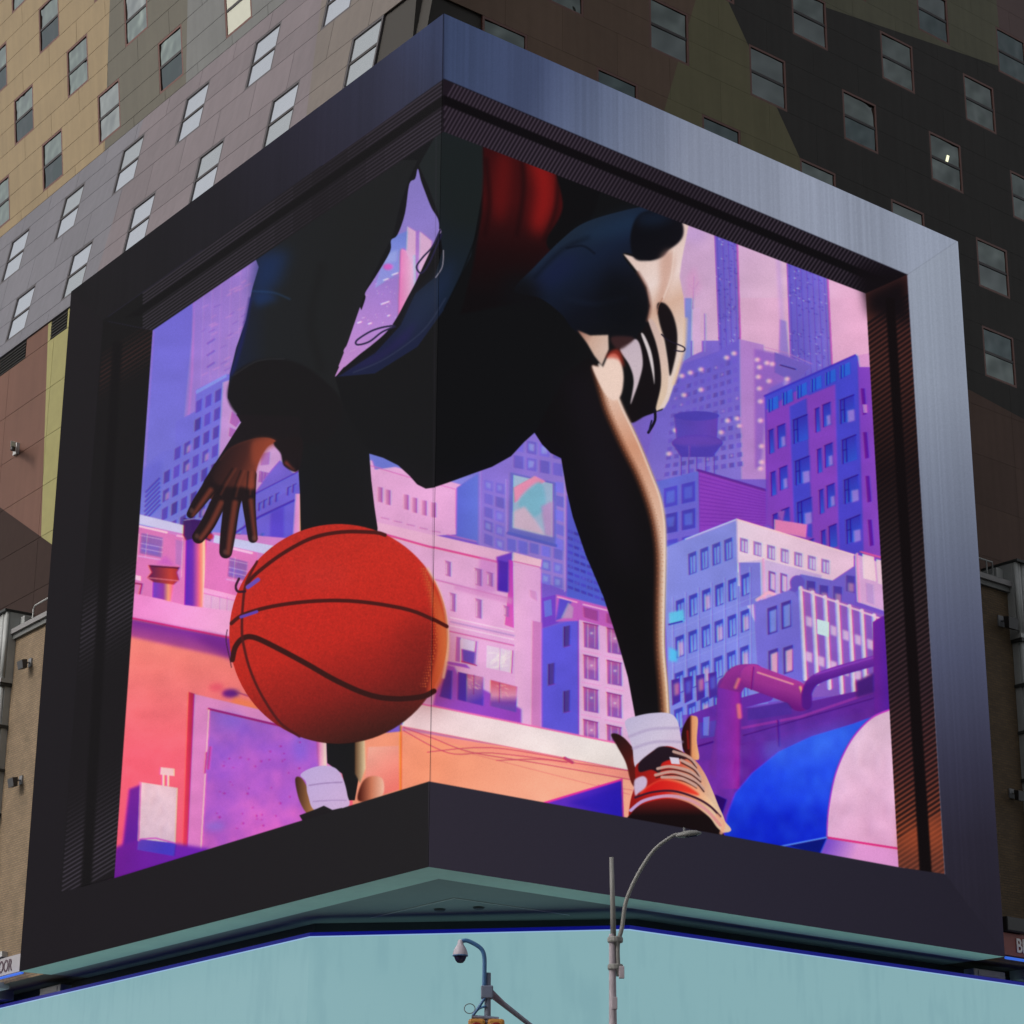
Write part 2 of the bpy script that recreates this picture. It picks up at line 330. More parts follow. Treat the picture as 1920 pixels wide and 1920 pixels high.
    # vents
    P([(346, 1000), (386, 1000), (378, 1141), (343, 1134)], G((343, 0), (84, 36, 176), (384, 0), (226, 70, 130), (.35, (110, 40, 176)), (.62, (232, 90, 150)), (.8, (255, 150, 110)), (.9, (250, 214, 170))))
    P([(342, 970), (388, 976), (396, 1004), (392, 1014), (372, 1006), (346, 1012), (341, 1003)], (62, 28, 96)); S([(343, 974), (372, 970)], 2, (150, 130, 190)); E(392, 1005, 7, 6, (190, 50, 50), .9, 1)
    P([(284, 1085), (324, 1090), (318, 1130), (283, 1120)], G((284, 0), (110, 60, 190), (322, 0), (236, 100, 130), (.5, (140, 50, 160)), (.75, (246, 150, 110))))
    P([(276, 1058), (335, 1062), (330, 1072), (334, 1086), (324, 1095), (286, 1090), (274, 1082), (282, 1072)], G((276, 0), (84, 24, 76), (334, 0), (150, 40, 50), (.7, (190, 60, 50)))); S([(276, 1082), (334, 1088)], 2.4, (220, 110, 130), .8); S([(280, 1060), (332, 1064)], 2, (54, 14, 44))
    P([(290, 1056), (308, 1040), (326, 1060)], (186, 80, 196), .5, 3)
    # parapet, shadow and wall
    P([(244, 1110), (300, 1122), (343, 1133), (440, 1146), (440, 1196), (242, 1156)], G((250, 1130), (236, 136, 202), (430, 1170), (240, 168, 212)))
    P([(210, 1150), (470, 1200), (640, 1400), (820, 1400), (820, 1460), (200, 1660)], G((300, 1190), (240, 132, 118), (260, 1560), (246, 92, 118), (.25, (246, 124, 124)), (.6, (248, 102, 122))))
    P([(242, 1158), (440, 1196), (440, 1236), (240, 1192)], G((300, 1165), (108, 34, 150), (290, 1212), (180, 80, 130)), 1, 3); S([(243, 1157), (440, 1197)], 3.2, (206, 40, 110)); P([(350, 1188), (440, 1204), (440, 1240)], (98, 24, 130), .6, 6)
    mottle([(240, 1210), (440, 1240), (400, 1400), (230, 1560)], 8, 30, 18, 11, (1, .8, .8))
    E(430, 1299, 16, 8, (90, 24, 130), .95, 3); E(404, 1288, 14, 8, (226, 70, 100), .6, 4); S([(440, 1296), (480, 1310)], 3, (150, 60, 110), .7); P([(440, 1306), (500, 1320), (490, 1340), (430, 1318)], (240, 130, 60), .6, 3)
    # door
    P([(352, 1296), (364, 1300), (352, 1604), (341, 1610)], G((341, 0), (232, 60, 90), (364, 0), (160, 30, 66)))
    P([(363, 1300), (480, 1328), (640, 1366), (640, 1540), (350, 1610)], G((380, 1300), (220, 140, 196), (380, 1600), (222, 124, 196)))
    D = [(391, 1329), (600, 1376), (592, 1540), (376, 1600)]
    P(D, G((400, 1330), (150, 96, 196), (470, 1600), (200, 92, 190), (.4, (170, 92, 204)), (.75, (188, 96, 196)))); mottle(D, 34, 44, 40, 21, (.9, .3, -.1)); mottle(D, 22, 14, 18, 25, (.7, .3, .2))
    E(402, 1548, 18, 9, (140, 110, 214), .7, 5); E(560, 1400, 16, 30, (124, 96, 212), .7, 9); E(430, 1350, 24, 16, (126, 100, 210), .5, 8)
    for k in range(40): x = 405+prng.random()*180; y = 1390+prng.random()*170; E(x, y, 1.2+1.6*prng.random(), 1+1.4*prng.random(), (170, 34, 130), .4+.4*prng.random(), .6)
    S([(390, 1328), (600, 1378)], 4, (150, 30, 110)); S([(390, 1330), (375, 1600)], 3, (246, 180, 190)); S([(393, 1400), (389, 1440)], 4, (220, 60, 130), .8); S([(386, 1410), (383, 1448)], 3, (176, 40, 120), .8)
    P([(592, 1380), (610, 1384), (612, 1470), (598, 1470)], G((592, 0), (212, 70, 150), (614, 0), (238, 200, 196), (.3, (236, 150, 190)), (.7, (236, 206, 196))))
    # electric box and floor
    P([(240, 1478), (262, 1470), (262, 1600), (330, 1620), (213, 1645), (226, 1600)], G((240, 1480), (110, 30, 150), (240, 1620), (90, 22, 160)), 1, 2)
    P([(213, 1588), (262, 1570), (390, 1590), (380, 1610), (200, 1670)], G((220, 1600), (110, 24, 150), (380, 1590), (110, 30, 180)), 1, 3)
    P([(263, 1465), (332, 1476), (328, 1580), (260, 1572)], G((263, 1470), (232, 196, 206), (300, 1580), (222, 190, 206))); mottle([(263, 1465), (332, 1476), (328, 1580), (260, 1572)], 14, 14, 18, 31)
    P([(258, 1572), (328, 1580), (325, 1604), (256, 1592)], G((258, 1572), (96, 60, 180), (300, 1600), (70, 56, 196))); S([(262, 1466), (258, 1574)], 4, (244, 120, 170), .9); S([(262, 1572), (290, 1570), (328, 1580)], 3, (206, 80, 190), .8)
    P([(300, 1437), (326, 1440), (326, 1454), (299, 1451)], (238, 196, 200)); S([(305, 1452), (305, 1470)], 4, (240, 200, 206)); S([(314, 1453), (314, 1471)], 4, (240, 200, 206))
    # centre: pink cornice building
    P([(690, 862), (850, 906), (915, 925), (915, 1000), (690, 1010)], PK); P([(690, 848), (762, 872), (700, 880)], (110, 120, 208)); S([(690, 872), (770, 896)], 2, (212, 110, 180), .8); S([(780, 898), (852, 918), (852, 990)], 2, (216, 120, 190), .8)
    for x, y in ((706, 912), (721, 917), (755, 926), (771, 932), (789, 937), (806, 941)): P([(x, y), (x+9, y+2), (x+9, y+30), (x, y+28)], G((x, 0), (204, 140, 190), (x+9, 0), (160, 84, 150)))
    for k in range(5): S([(713+k*24, 970+k*6.4), (727+k*24, 973+k*6.4)], 2.4, (194, 118, 178), .7)
    P([(853, 915), (900, 884), (900, 1020), (852, 1008)], G((853, 0), (92, 104, 204), (900, 0), (104, 120, 212)))
    P([(893, 860), (960, 825), (1062, 800), (1062, 1110), (940, 1060), (893, 1020)], G((900, 840), (132, 112, 206), (1050, 1000), (152, 124, 206)))
    grid([(903, 897), (946, 907), (946, 1040), (903, 1022)], 2, 5, (.1, .1, .84, .84), (122, 108, 208), (150, 150, 218), .6)
    grid([(958, 818), (1056, 838), (1056, 900), (958, 882)], 4, 2, (.1, .1, .84, .84), (118, 104, 208), (146, 150, 220), .3)
    grid([(966, 1010), (1056, 1030), (1056, 1110), (966, 1084)], 4, 3, (.1, .1, .84, .84), (116, 110, 210), (146, 160, 220), .6)
    grid([(946, 1006), (990, 1016), (990, 1046), (946, 1036)], 2, 1, (.1, .1, .84, .84), (110, 104, 204))
    grid([(1036, 900), (1058, 904), (1058, 1040), (1036, 1030)], 1, 5, (.2, .1, .84, .84), (116, 108, 208))
    S([(1056, 830), (1057, 1110)], 2.4, (186, 140, 214)); S([(898, 880), (898, 1020)], 2.6, (168, 130, 214), .8); S([(946, 900), (947, 1000)], 2, (180, 140, 216), .8)
    P([(953, 886), (1040, 906), (1040, 1024), (950, 1002)], (106, 106, 190)); P([(960, 891), (1034, 908), (1034, 1008), (959, 990)], (158, 180, 204))
    P([(960, 915), (1000, 893), (1020, 903), (962, 944)], (224, 140, 170)); P([(975, 930), (1010, 905), (1020, 950), (1000, 970), (985, 975), (970, 950)], (124, 178, 198), 1, 2, True); P([(960, 960), (980, 950), (1000, 975), (1020, 1005), (959, 990)], (206, 178, 196), 1, 2); P([(1012, 950), (1034, 940), (1034, 1008), (1020, 1005)], (188, 140, 190), .8, 2); S([(950, 1000), (1040, 1024)], 6, (90, 96, 190))
    P([(1060, 930), (1140, 960), (1160, 1160), (1060, 1125)], G((1060, 950), (92, 92, 200), (1120, 1110), (84, 96, 206)))
    grid([(1062, 990), (1140, 1020), (1150, 1140), (1062, 1108)], 7, 9, (.1, .2, .9, .62), (74, 70, 184), (120, 120, 220), .25)
    # main pink block
    P([(690, 985), (1010, 1060), (1014, 1400), (780, 1360), (780, 1100)], G((820, 1000), (228, 172, 212), (980, 1300), (226, 168, 214)))
    P([(690, 975), (960, 1038), (955, 1062), (690, 1000)], (234, 180, 210)); S([(700, 996), (800, 1024), (930, 1054)], 4, (222, 76, 140), .95); S([(836, 1003), (890, 1016)], 2.4, (214, 110, 180), .7)
    P([(960, 1036), (1014, 1050), (1012, 1064), (958, 1054)], (238, 190, 206)); S([(962, 1053), (1010, 1064)], 2, (206, 96, 160), .8); P([(928, 1045), (958, 1036), (958, 1060), (930, 1056)], (110, 66, 196), 1, 1)
    P([(930, 1050), (952, 1055), (951, 1112), (930, 1108)], G((930, 1060), (80, 44, 170), (930, 1112), (70, 40, 176)), 1, 1); P([(951, 1050), (960, 1052), (962, 1178), (945, 1172), (951, 1112)], G((951, 1060), (190, 60, 180), (960, 1170), (214, 90, 176)))
    P([(898, 1045), (930, 1052), (928, 1110), (890, 1112)], (206, 130, 200), .7, 3); S([(806, 1085), (950, 1122)], 3, (202, 116, 176), .8); P([(850, 1096), (960, 1122), (958, 1134), (850, 1106)], (212, 140, 196), .7, 2)
    for x, y, w_, h_ in ((833, 1052, 10, 30), (889, 1066, 12, 34), (911, 1073, 11, 28), (842, 1112, 10, 36), (890, 1123, 11, 38), (943, 1136, 8, 22)):
        P([(x, y), (x+w_, y+3), (x+w_, y+h_), (x, y+h_-3)], G((x, 0), (196, 132, 190), (x+w_, 0), (146, 88, 158))); S([(x+2, y+6), (x+2, y+h_-6)], 2, (230, 190, 226), .8); S([(x, y), (x+w_, y+3)], 1.6, (150, 80, 150), .7)
    for k, c in ((1158, (240, 204, 228)), (1166, (176, 140, 196)), (1173, (240, 204, 228)), (1184, (202, 100, 160))): S([(842, k), (968, k+28)], 2.6, c, .9)
    P([(960, 1062), (1012, 1068), (1014, 1400), (966, 1380)], G((960, 0), (230, 176, 214), (1012, 0), (224, 166, 214))); P([(997, 1164), (1014, 1168), (1013, 1382), (995, 1375)], (204, 126, 186)); P([(992, 1106), (1004, 1110), (1006, 1128), (993, 1120)], (206, 140, 192), .8)
    P([(854, 1194), (893, 1203), (890, 1248), (852, 1240)], (170, 100, 180)); P([(862, 1196), (890, 1203), (888, 1222), (862, 1216)], (214, 196, 224)); P([(864, 1218), (888, 1224), (886, 1246), (866, 1240)], (96, 70, 176)); S([(862, 1200), (862, 1242)], 2.6, (244, 190, 200)); S([(864, 1240), (892, 1248)], 2, (160, 50, 100))
    P([(911, 1210), (960, 1221), (958, 1262), (910, 1252)], (224, 200, 222)); 
    for k in range(20): S([(914+prng.random()*38, 1220+prng.random()*30), (918+prng.random()*38, 1222+prng.random()*30)], 3, (240, 226, 226), .5)
    S([(960, 1221), (958, 1262)], 2, (180, 80, 150)); S([(936, 1216), (935, 1256)], 1.8, (196, 150, 200), .8)
    P([(836, 1240), (872, 1246), (880, 1254), (830, 1244)], (154, 80, 196)); P([(826, 1244), (850, 1250), (860, 1270), (976, 1330), (976, 1362), (810, 1324)], G((830, 1250), (150, 76, 196), (960, 1350), (146, 66, 186)), 1, 1.5)
    P([(836, 1256), (846, 1258), (844, 1312), (822, 1306), (828, 1280)], (64, 44, 160)); P([(857, 1260), (905, 1270), (904, 1324), (856, 1312)], G((857, 1262), (180, 60, 100), (880, 1320), (84, 54, 170), (.35, (196, 120, 160))), 1); P([(857, 1260), (873, 1264), (872, 1316), (856, 1312)], (72, 44, 160))
    P([(919, 1275), (969, 1288), (966, 1336), (918, 1324)], G((930, 1278), (208, 90, 110), (930, 1334), (96, 70, 170), (.45, (216, 140, 170)), (.7, (120, 66, 160))))
    for x0, y0 in ((875, 1268), (923, 1283)):
        for k in range(14): a_ = prng.random(2); S([(x0+a_[0]*26, y0+a_[1]*24), (x0+a_[0]*26+4, y0+a_[1]*24+2)], 1.6, (236, 170, 176), .6)
        S([(x0+12, y0-2), (x0+12, y0+34)], 1.6, (120, 40, 100), .6)
    S([(812, 1324), (976, 1362)], 3.5, (216, 66, 180))
    # second block, blue side and pink front
    P([(1014, 1180), (1082, 1160), (1084, 1395), (1014, 1380)], G((1014, 1200), (98, 90, 218), (1082, 1380), (92, 84, 208)))
    for x, y, w_, h_ in ((1056, 1174, 12, 40), (1027, 1244, 12, 42), (1056, 1295, 12, 42)): P([(x, y+2), (x+w_, y-1), (x+w_-1, y+h_-3), (x, y+h_)], (78, 58, 140)); S([(x+1, y+2), (x+1, y+h_-3)], 1.6, (60, 30, 110)); S([(x, y+h_), (x+w_, y+h_-3)], 1.6, (140, 50, 140), .7)
    P([(1014, 1122), (1040, 1116), (1046, 1130), (1046, 1168), (1016, 1178)], (118, 66, 196)); P([(1018, 1128), (1032, 1124), (1034, 1154), (1020, 1158)], (104, 112, 212))
    P([(1040, 1115), (1078, 1124), (1140, 1140), (1156, 1200), (1082, 1165), (1040, 1166)], (196, 96, 190)); P([(1046, 1122), (1070, 1128), (1056, 1158), (1040, 1164)], (90, 76, 200)); P([(1050, 1160), (1064, 1130), (1074, 1140), (1072, 1160)], (190, 150, 190), .9, 1); S([(1044, 1120), (1080, 1130)], 3, (250, 160, 206)); S([(1092, 1134), (1140, 1146)], 3, (246, 170, 220)); P([(1092, 1138), (1120, 1146), (1120, 1166), (1094, 1158)], (160, 70, 150)); P([(1136, 1150), (1150, 1156), (1148, 1172), (1136, 1168)], (160, 70, 150))
    P([(1083, 1162), (1150, 1180), (1190, 1300), (1192, 1420), (1083, 1396)], G((1083, 1200), (226, 170, 216), (1180, 1380), (224, 178, 214)))
    for j in range(5):
        for i in range(2):
            x = 1093+i*44; y = 1168+j*60.5+i*10; h_ = 44 if j else 46
            q = [(x, y), (x+27, y+6), (x+28, y+h_+5), (x+1, y+h_)]
            P(q, G((x, y), (172, 84, 150), (x+10, y+h_), (136, 84, 170))); P([(x+4, y+8), (x+23, y+12), (x+23, y+30), (x+5, y+26)], (206, 140, 190) if (i+j) % 2 else (128, 98, 176), .6, 1.5)
            S([(x+8, y+4), (x+8, y+h_)], 1.6, (226, 160, 200), .7); S([(x+21, y+6), (x+21, y+h_)], 1.6, (226, 160, 200), .6); S([(x, y), (x+27, y+6)], 2, (128, 50, 116)); E(x+15, y+20, 3, 2, (250, 220, 230), .6, .8)
            S([(x-4, y+h_+7), (x+32, y+h_+14)], 1.6, (236, 150, 206), .8)
    S([(1083, 1162), (1084, 1396)], 2.4, (190, 70, 190))
    # white parapet and salmon wall with cables
    P([(660, 1380), (760, 1370), (1190, 1440), (1190, 1545), (803, 1480), (660, 1520)], G((690, 1400), (240, 150, 120), (1000, 1500), (243, 168, 140), (.35, (242, 150, 116))))
    P([(690, 1400), (748, 1398), (748, 1480), (680, 1500)], G((690, 1400), (236, 168, 150), (740, 1480), (240, 120, 110))); S([(751, 1360), (751, 1480)], 3.5, (238, 120, 40))
    P([(790, 1320), (1178, 1398), (1182, 1446), (752, 1362), (756, 1340)], G((760, 1340), (236, 206, 210), (1100, 1400), (234, 224, 220))); S([(790, 1320), (1176, 1398)], 3, (234, 110, 170)); S([(754, 1362), (1182, 1446)], 2, (222, 110, 130)); 
    P([(754, 1363), (1182, 1448), (1182, 1462), (754, 1376)], (243, 140, 128), .7, 2)
    for pts in ([(756, 1370), (840, 1412), (920, 1412), (1055, 1428), (1180, 1446)], [(756, 1364), (810, 1384), (880, 1410), (1000, 1430), (1180, 1462)], [(800, 1410), (920, 1402), (1060, 1424)], [(930, 1426), (1010, 1424), (1062, 1430)]): S(pts, 2, (186, 70, 96), .8, True)
    S([(1058, 1422), (1072, 1430)], 6, (176, 56, 96), .9); S([(870, 1410), (1180, 1490)], 1.4, (206, 104, 106), .6); S([(1120, 1472), (1185, 1482)], 1.4, (206, 104, 106), .7)
    P([(1018, 1506), (1166, 1461), (1169, 1536)], G((1060, 1490), (90, 44, 190), (1150, 1530), (40, 26, 176))); P([(1060, 1506), (1164, 1474), (1160, 1528)], (36, 24, 168), .6, 4); S([(1018, 1506), (1165, 1462), (1168, 1540)], 3.5, (222, 50, 150))
    # right: towers
    P([(1281, 560), (1295, 560), (1293, 670), (1278, 680)], (130, 140, 214)); P([(1296, 580), (1312, 578), (1314, 660), (1296, 668)], (216, 176, 216)); S([(1299, 520), (1297, 580)], 1.6, (160, 120, 180)); S([(1290, 534), (1298, 545), (1308, 530)], 1.4, (176, 140, 190)); S([(1319, 590), (1320, 660)], 2.6, (150, 130, 206)); P([(1284, 520), (1300, 500), (1312, 540), (1300, 560), (1284, 556)], (222, 160, 206), .6, 4)
    for X0, X1, X2, X3, yb in ((1336, 1378, 1346, 1386, 660), (1470, 1544, 1482, 1560, 730)):
        P([(X0, 420), (X1, 420), (X3, yb), (X2, yb)], G((X0, 0), (104, 92, 196), (X1, 0), (124, 108, 208)))
        n = 4 if X1-X0 < 60 else 7
        for k in range(n):
            s = (k+.5)/n; S([(X0+(X1-X0)*s, 420), (X2+(X3-X2)*s, yb)], 2.2, (92, 68, 176), .5)
        for k in range(n*26):
            s = prng.random(); t = prng.random(); x = X0+(X1-X0)*s+(X2-X0)*t; y = 430+(yb-430)*t; S([(x, y), (x+1.5, y+1)], 2.2, (66, 56, 160) if k % 4 else (196, 180, 230), .55)
        S([(X1+1, 420), (X3+1, yb)], 4, (216, 80, 166), .8)
    S([(1457, 480), (1472, 720)], 9, (196, 160, 216), .6, f=6); P([(1460, 600), (1472, 604), (1478, 680), (1458, 676)], (142, 120, 206), .8, 1)
    # big mid building
    P([(1258, 690), (1345, 660), (1384, 637), (1400, 900), (1200, 900), (1230, 780)], G((1260, 700), (112, 96, 202), (1340, 880), (134, 116, 208)))
    P([(1384, 637), (1430, 648), (1440, 900), (1388, 900)], G((1390, 650), (180, 132, 204), (1420, 880), (186, 138, 204))); P([(1412, 655), (1475, 668), (1520, 690), (1440, 730), (1424, 880), (1414, 880)], (150, 104, 196), 1, 2)
    P([(1450, 662), (1520, 688), (1490, 720), (1450, 700)], (116, 96, 190)); S([(1462, 686), (1490, 694)], 2, (50, 40, 110))
    grid([(1262, 712), (1382, 668), (1394, 880), (1240, 900)], 10, 12, (.2, .2, .8, .7), (106, 88, 190), (206, 160, 210), .12)
    for x, y in ((1276, 706), (1292, 700), (1312, 694), (1360, 672), (1374, 664), (1280, 742), (1312, 732), (1418, 676), (1436, 682), (1446, 684), (1422, 690), (1420, 708), (1440, 716), (1474, 712), (1422, 730), (1424, 754), (1424, 790), (1426, 838), (1426, 868), (1384, 800), (1362, 790), (1350, 812), (1252, 852), (1264, 808), (1380, 786), (1424, 880)): E(x, y, 5, 4, (252, 196, 206), .9, 1.6)
    S([(1432, 652), (1475, 664), (1520, 684)], 1.6, (196, 130, 190), .7)
    # water tower
    for x in (1276, 1290, 1305, 1322, 1338): S([(x, 850), (x, 892)], 2, (84, 66, 170), .9)
    P([(1262, 780), (1345, 778), (1342, 838), (1268, 838)], G((1262, 0), (88, 72, 180), (1345, 0), (104, 68, 176))); E(1304, 781, 43, 9, (80, 66, 176)); E(1306, 832, 48, 16, (92, 64, 176)); P([(1260, 834), (1352, 834), (1335, 858), (1275, 858)], (82, 64, 176)); E(1306, 829, 46, 10, (112, 76, 180), .5, 2); S([(1290, 838), (1290, 862)], 2, (150, 90, 180), .7)
    # tiled purple block in front
    P([(1225, 905), (1308, 884), (1310, 1005), (1240, 1020)], G((1240, 900), (102, 110, 212), (1300, 1000), (118, 100, 208)))
    grid([(1240, 914), (1306, 898), (1308, 1100), (1240, 1110)], 2, 4, (.1, .08, .86, .82), (78, 70, 190), (96, 112, 216), .8)
    P([(1308, 882), (1435, 918), (1440, 985), (1310, 1010)], G((1310, 890), (146, 66, 190), (1430, 960), (134, 62, 186))); hatch([(1310, 890), (1434, 925), (1438, 990), (1312, 990)], 13, 1.8, (104, 42, 160), .6); S([(1308, 883), (1436, 921)], 5, (96, 44, 150))
    # right tall purple block
    P([(1432, 745), (1600, 668), (1634, 672), (1660, 1060), (1500, 1030), (1436, 985)], G((1440, 760), (70, 74, 204), (1620, 980), (78, 68, 200)))
    P([(1480, 740), (1512, 724), (1524, 1030), (1436, 985), (1434, 770)], (130, 66, 186)); P([(1478, 764), (1510, 748), (1522, 1010), (1488, 1000)], (72, 70, 200)); P([(1512, 744), (1564, 722), (1572, 1040), (1522, 1020)], (132, 68, 188))
    P([(1606, 678), (1634, 676), (1656, 1050), (1618, 1050)], G((1606, 0), (128, 66, 192), (1650, 0), (140, 72, 190))); P([(1606, 668), (1630, 664), (1632, 690), (1610, 690)], (214, 150, 200)); S([(1432, 744), (1602, 668)], 4, (60, 56, 186))
    for k in range(6): x = 1438+k*27; y = 752-k*12.6; P([(x, y), (x+19, y-9), (x+20, y+14), (x, y+23)], (46, 100, 214)); S([(x+3, y-1), (x+3, y+22)], 2, (34, 30, 140)); S([(x+9, y-4), (x+9, y+19)], 1.5, (34, 30, 140), .7)
    for j in range(4):
        for x, w_, y0 in ((1440, 8, 806), (1456, 14, 796), (1486, 26, 779), (1527, 7, 766), (1541, 14, 756), (1574, 26, 742)):
            y = y0+j*79-(x-1440)*.03*j; h_ = 54 if w_ > 20 else 46; xx = x+j*4
            P([(xx, y+w_*.4), (xx+w_, y), (xx+w_+2, y+h_-w_*.3), (xx+2, y+h_)], G((xx, y), (58, 44, 170), (xx+w_, y+h_), (52, 92, 212)))
            S([(xx+1, y+w_*.4), (xx+2, y+h_)], 2, (38, 22, 130)); S([(xx, y+w_*.4), (xx+w_, y)], 2, (38, 22, 130))
            if w_ > 20: S([(xx+8, y+8), (xx+9, y+h_-4)], 2, (34, 24, 130)); S([(xx+1, y+h_*.55), (xx+9, y+h_*.5)], 1.6, (34, 24, 130))
            if w_ > 10 and prng.random() < .5: P([(xx+w_*.5, y+h_*.55), (xx+w_, y+h_*.5), (xx+w_+1, y+h_-6), (xx+w_*.5+1, y+h_-2)], (186, 140, 222), .7, 1)
    for j in range(5): y = 730+j*82; P([(1613+j*4.5, y), (1620+j*4.5, y), (1624+j*4.5, y+48), (1617+j*4.5, y+50)], (92, 26, 150)); P([(1616+j*4, y+30), (1624+j*4, y+30), (1625+j*4, y+46), (1618+j*4, y+46)], (230, 160, 210), .7*(j == 0))
    # pale block with windows
    P([(1450, 975), (1512, 985), (1510, 1010), (1450, 996)], (226, 128, 180)); P([(1456, 962), (1470, 958), (1466, 980)], (146, 84, 180))
    P([(1240, 1030), (1283, 1012), (1380, 974), (1384, 1070), (1440, 1130), (1440, 1320), (1255, 1345), (1245, 1100)], G((1260, 1040), (136, 142, 222), (1400, 1300), (126, 132, 220)))
    P([(1380, 974), (1600, 1042), (1600, 1100), (1382, 1100)], G((1380, 1000), (238, 212, 228), (1590, 1060), (236, 196, 218))); P([(1384, 1056), (1430, 1050), (1540, 1080), (1520, 1200), (1430, 1200), (1386, 1110)], G((1390, 1060), (214, 190, 226), (1520, 1180), (200, 160, 218)))
    P([(1384, 1056), (1424, 1056), (1426, 1130), (1388, 1140)], (126, 124, 214)); 
    S([(1284, 1012), (1380, 975)], 3, (196, 190, 236)); S([(1380, 975), (1600, 1042)], 3, (250, 206, 214)); S([(1380, 976), (1382, 1056)], 3, (232, 176, 220))
    for i in range(4): x = 1289+i*22.5; y = 1040-i*8.6; q = [(x, y), (x+15, y-6), (x+16, y+34), (x+1, y+40)]; P(q, (74, 76, 178)); P([(x+4, y+6), (x+14, y+2), (x+14, y+33), (x+5, y+37)], (126, 144, 226)); S([(x+8, y), (x+9, y+36)], 1.4, (70, 70, 170))
    for i in range(7): x = 1386+i*25.5; y = 1009+i*6.6; q = [(x, y), (x+15, y+4), (x+15, y+30), (x, y+26)]; P(q, (150, 120, 190)); P([(x+4, y+6), (x+14, y+8), (x+14, y+28), (x+4, y+25)], (206, 184, 226)); S([(x+9, y+3), (x+9, y+28)], 1.3, (130, 90, 170))
    for j in range(4):
        for i in range(7):
            x = 1266+i*24.5-j*1.; y = 1128-i*9.6+j*68+(0 if i < 6 else 4); x2 = x+16
            if x < 1254 or x2 > 1424: continue
            q = [(x, y), (x2, y-6), (x2+1, y+34), (x+1, y+40)]; P(q, (62, 66, 176)); P([(x+4, y+7), (x2-1, y+2), (x2, y+32), (x+5, y+38)], G((x, y), (110, 130, 222), (x, y+40), (140, 160, 230))); S([(x+9, y), (x+10, y+36)], 1.4, (58, 60, 165))
            if prng.random() < .4: P([(x+5, y+10), (x2-2, y+8), (x2-2, y+32), (x+6, y+36)], (246, 176, 190), .6, 2)
    for i in range(8): x = 1259+i*24.3; S([(x, 1122-i*9.4), (x+2, 1320-i*6)], 3, (156, 160, 234), .55); S([(x+2.5, 1122-i*9.4), (x+4.5, 1320-i*6)], 1.4, (86, 84, 186), .5)
    for j in range(4): S([(1256, 1185+j*66), (1420, 1118+j*66)], 1.6, (150, 154, 232), .5)
    P([(1253, 1150), (1280, 1144), (1282, 1166), (1254, 1172)], (96, 196, 232), .95, 1.5); P([(1253, 1214), (1270, 1222), (1268, 1242), (1253, 1240)], (80, 190, 236), .9, 2); S([(1253, 1172), (1278, 1166)], 3, (54, 60, 170))
    for i in range(4): x = 1258+i*23; y = 1272-i*4; P([(x, y+4), (x+16, y), (x+17, y+44), (x+2, y+52)], (70, 44, 150)); P([(x+4, y+12), (x+14, y+8), (x+14, y+30), (x+5, y+34)], (226, 130, 160) if i % 2 == 0 else (96, 100, 210), .7, 2)
    for i in range(2): x = 1440+i*22; y = 1071+i*4; P([(x, y), (x+13, y+4), (x+13, y+42), (x, y+38)], (126, 88, 170)); P([(x+4, y+5), (x+12, y+8), (x+12, y+38), (x+4, y+34)], (216, 176, 216)); 
    S([(1430, 1050), (1432, 1130)], 4, (240, 170, 206)); S([(1418, 1126), (1440, 1112), (1450, 1116)], 6, (250, 180, 200), .9)
    # ribbed block, right
    P([(1412, 1132), (1500, 1100), (1506, 1310), (1424, 1320)], G((1420, 1140), (122, 112, 208), (1500, 1280), (112, 104, 210)))
    for x, y in ((1438, 1142), (1464, 1132), (1440, 1222), (1468, 1216)): P([(x, y), (x+18, y-6), (x+19, y+44), (x+1, y+50)], (70, 54, 150)); P([(x+4, y+6), (x+17, y+1), (x+17, y+42), (x+5, y+46)], (128, 144, 226) if y < 1200 else (232, 170, 196), .9, 1)
    P([(1480, 1100), (1500, 1078), (1560, 1090), (1602, 1062), (1602, 1180), (1500, 1130)], G((1490, 1090), (110, 106, 206), (1600, 1150), (116, 88, 196)))
    for x, y in ((1512, 1090), (1536, 1098), (1562, 1100), (1586, 1080)): P([(x, y), (x+16, y+2), (x+16, y+34), (x, y+30)], (76, 60, 160)); P([(x+3, y+14), (x+14, y+16), (x+14, y+32), (x+3, y+30)], (246, 170, 180), .5, 1.5)
    E(1494, 1094, 14, 14, (104, 84, 190)); P([(1478, 1108), (1500, 1080), (1504, 1104), (1490, 1112)], (104, 84, 190))
    P([(1500, 1104), (1660, 1156), (1664, 1300), (1506, 1310)], G((1500, 1110), (150, 96, 184), (1650, 1280), (124, 84, 186)))
    for i in range(8):
        x = 1500+i*23; y = 1104+i*8.6; S([(x, y), (x+9, y+170)], 8, (232, 206, 228), .95, f=1.5); S([(x+5, y+4), (x+14, y+170)], 2, (206, 84, 140), .6); S([(x-3, y+4), (x+6, y+170)], 3, (150, 140, 216), .7)
        for k in range(2): P([(x+10, y+52+k*66), (x+22, y+56+k*66), (x+22, y+74+k*66), (x+11, y+70+k*66)], (226, 190, 222), .85, 1.5)
        S([(x, y+2), (x+22, y+9)], 4, (240, 190, 212), .9)
    P([(1531, 1162), (1554, 1168), (1554, 1196), (1532, 1190)], (206, 232, 232))
    P([(1602, 1040), (1660, 1060), (1665, 1150), (1606, 1130)], (214, 166, 210)); P([(1616, 1040), (1638, 1046), (1642, 1092), (1618, 1086)], (238, 206, 216)); P([(1642, 1050), (1660, 1054), (1664, 1100), (1646, 1096)], (236, 200, 214)); S([(1612, 1036), (1662, 1050)], 3, (232, 90, 150)); P([(1622, 1094), (1636, 1098), (1638, 1136), (1624, 1130)], (190, 150, 206)); S([(1606, 1040), (1610, 1130)], 4, (238, 150, 196))
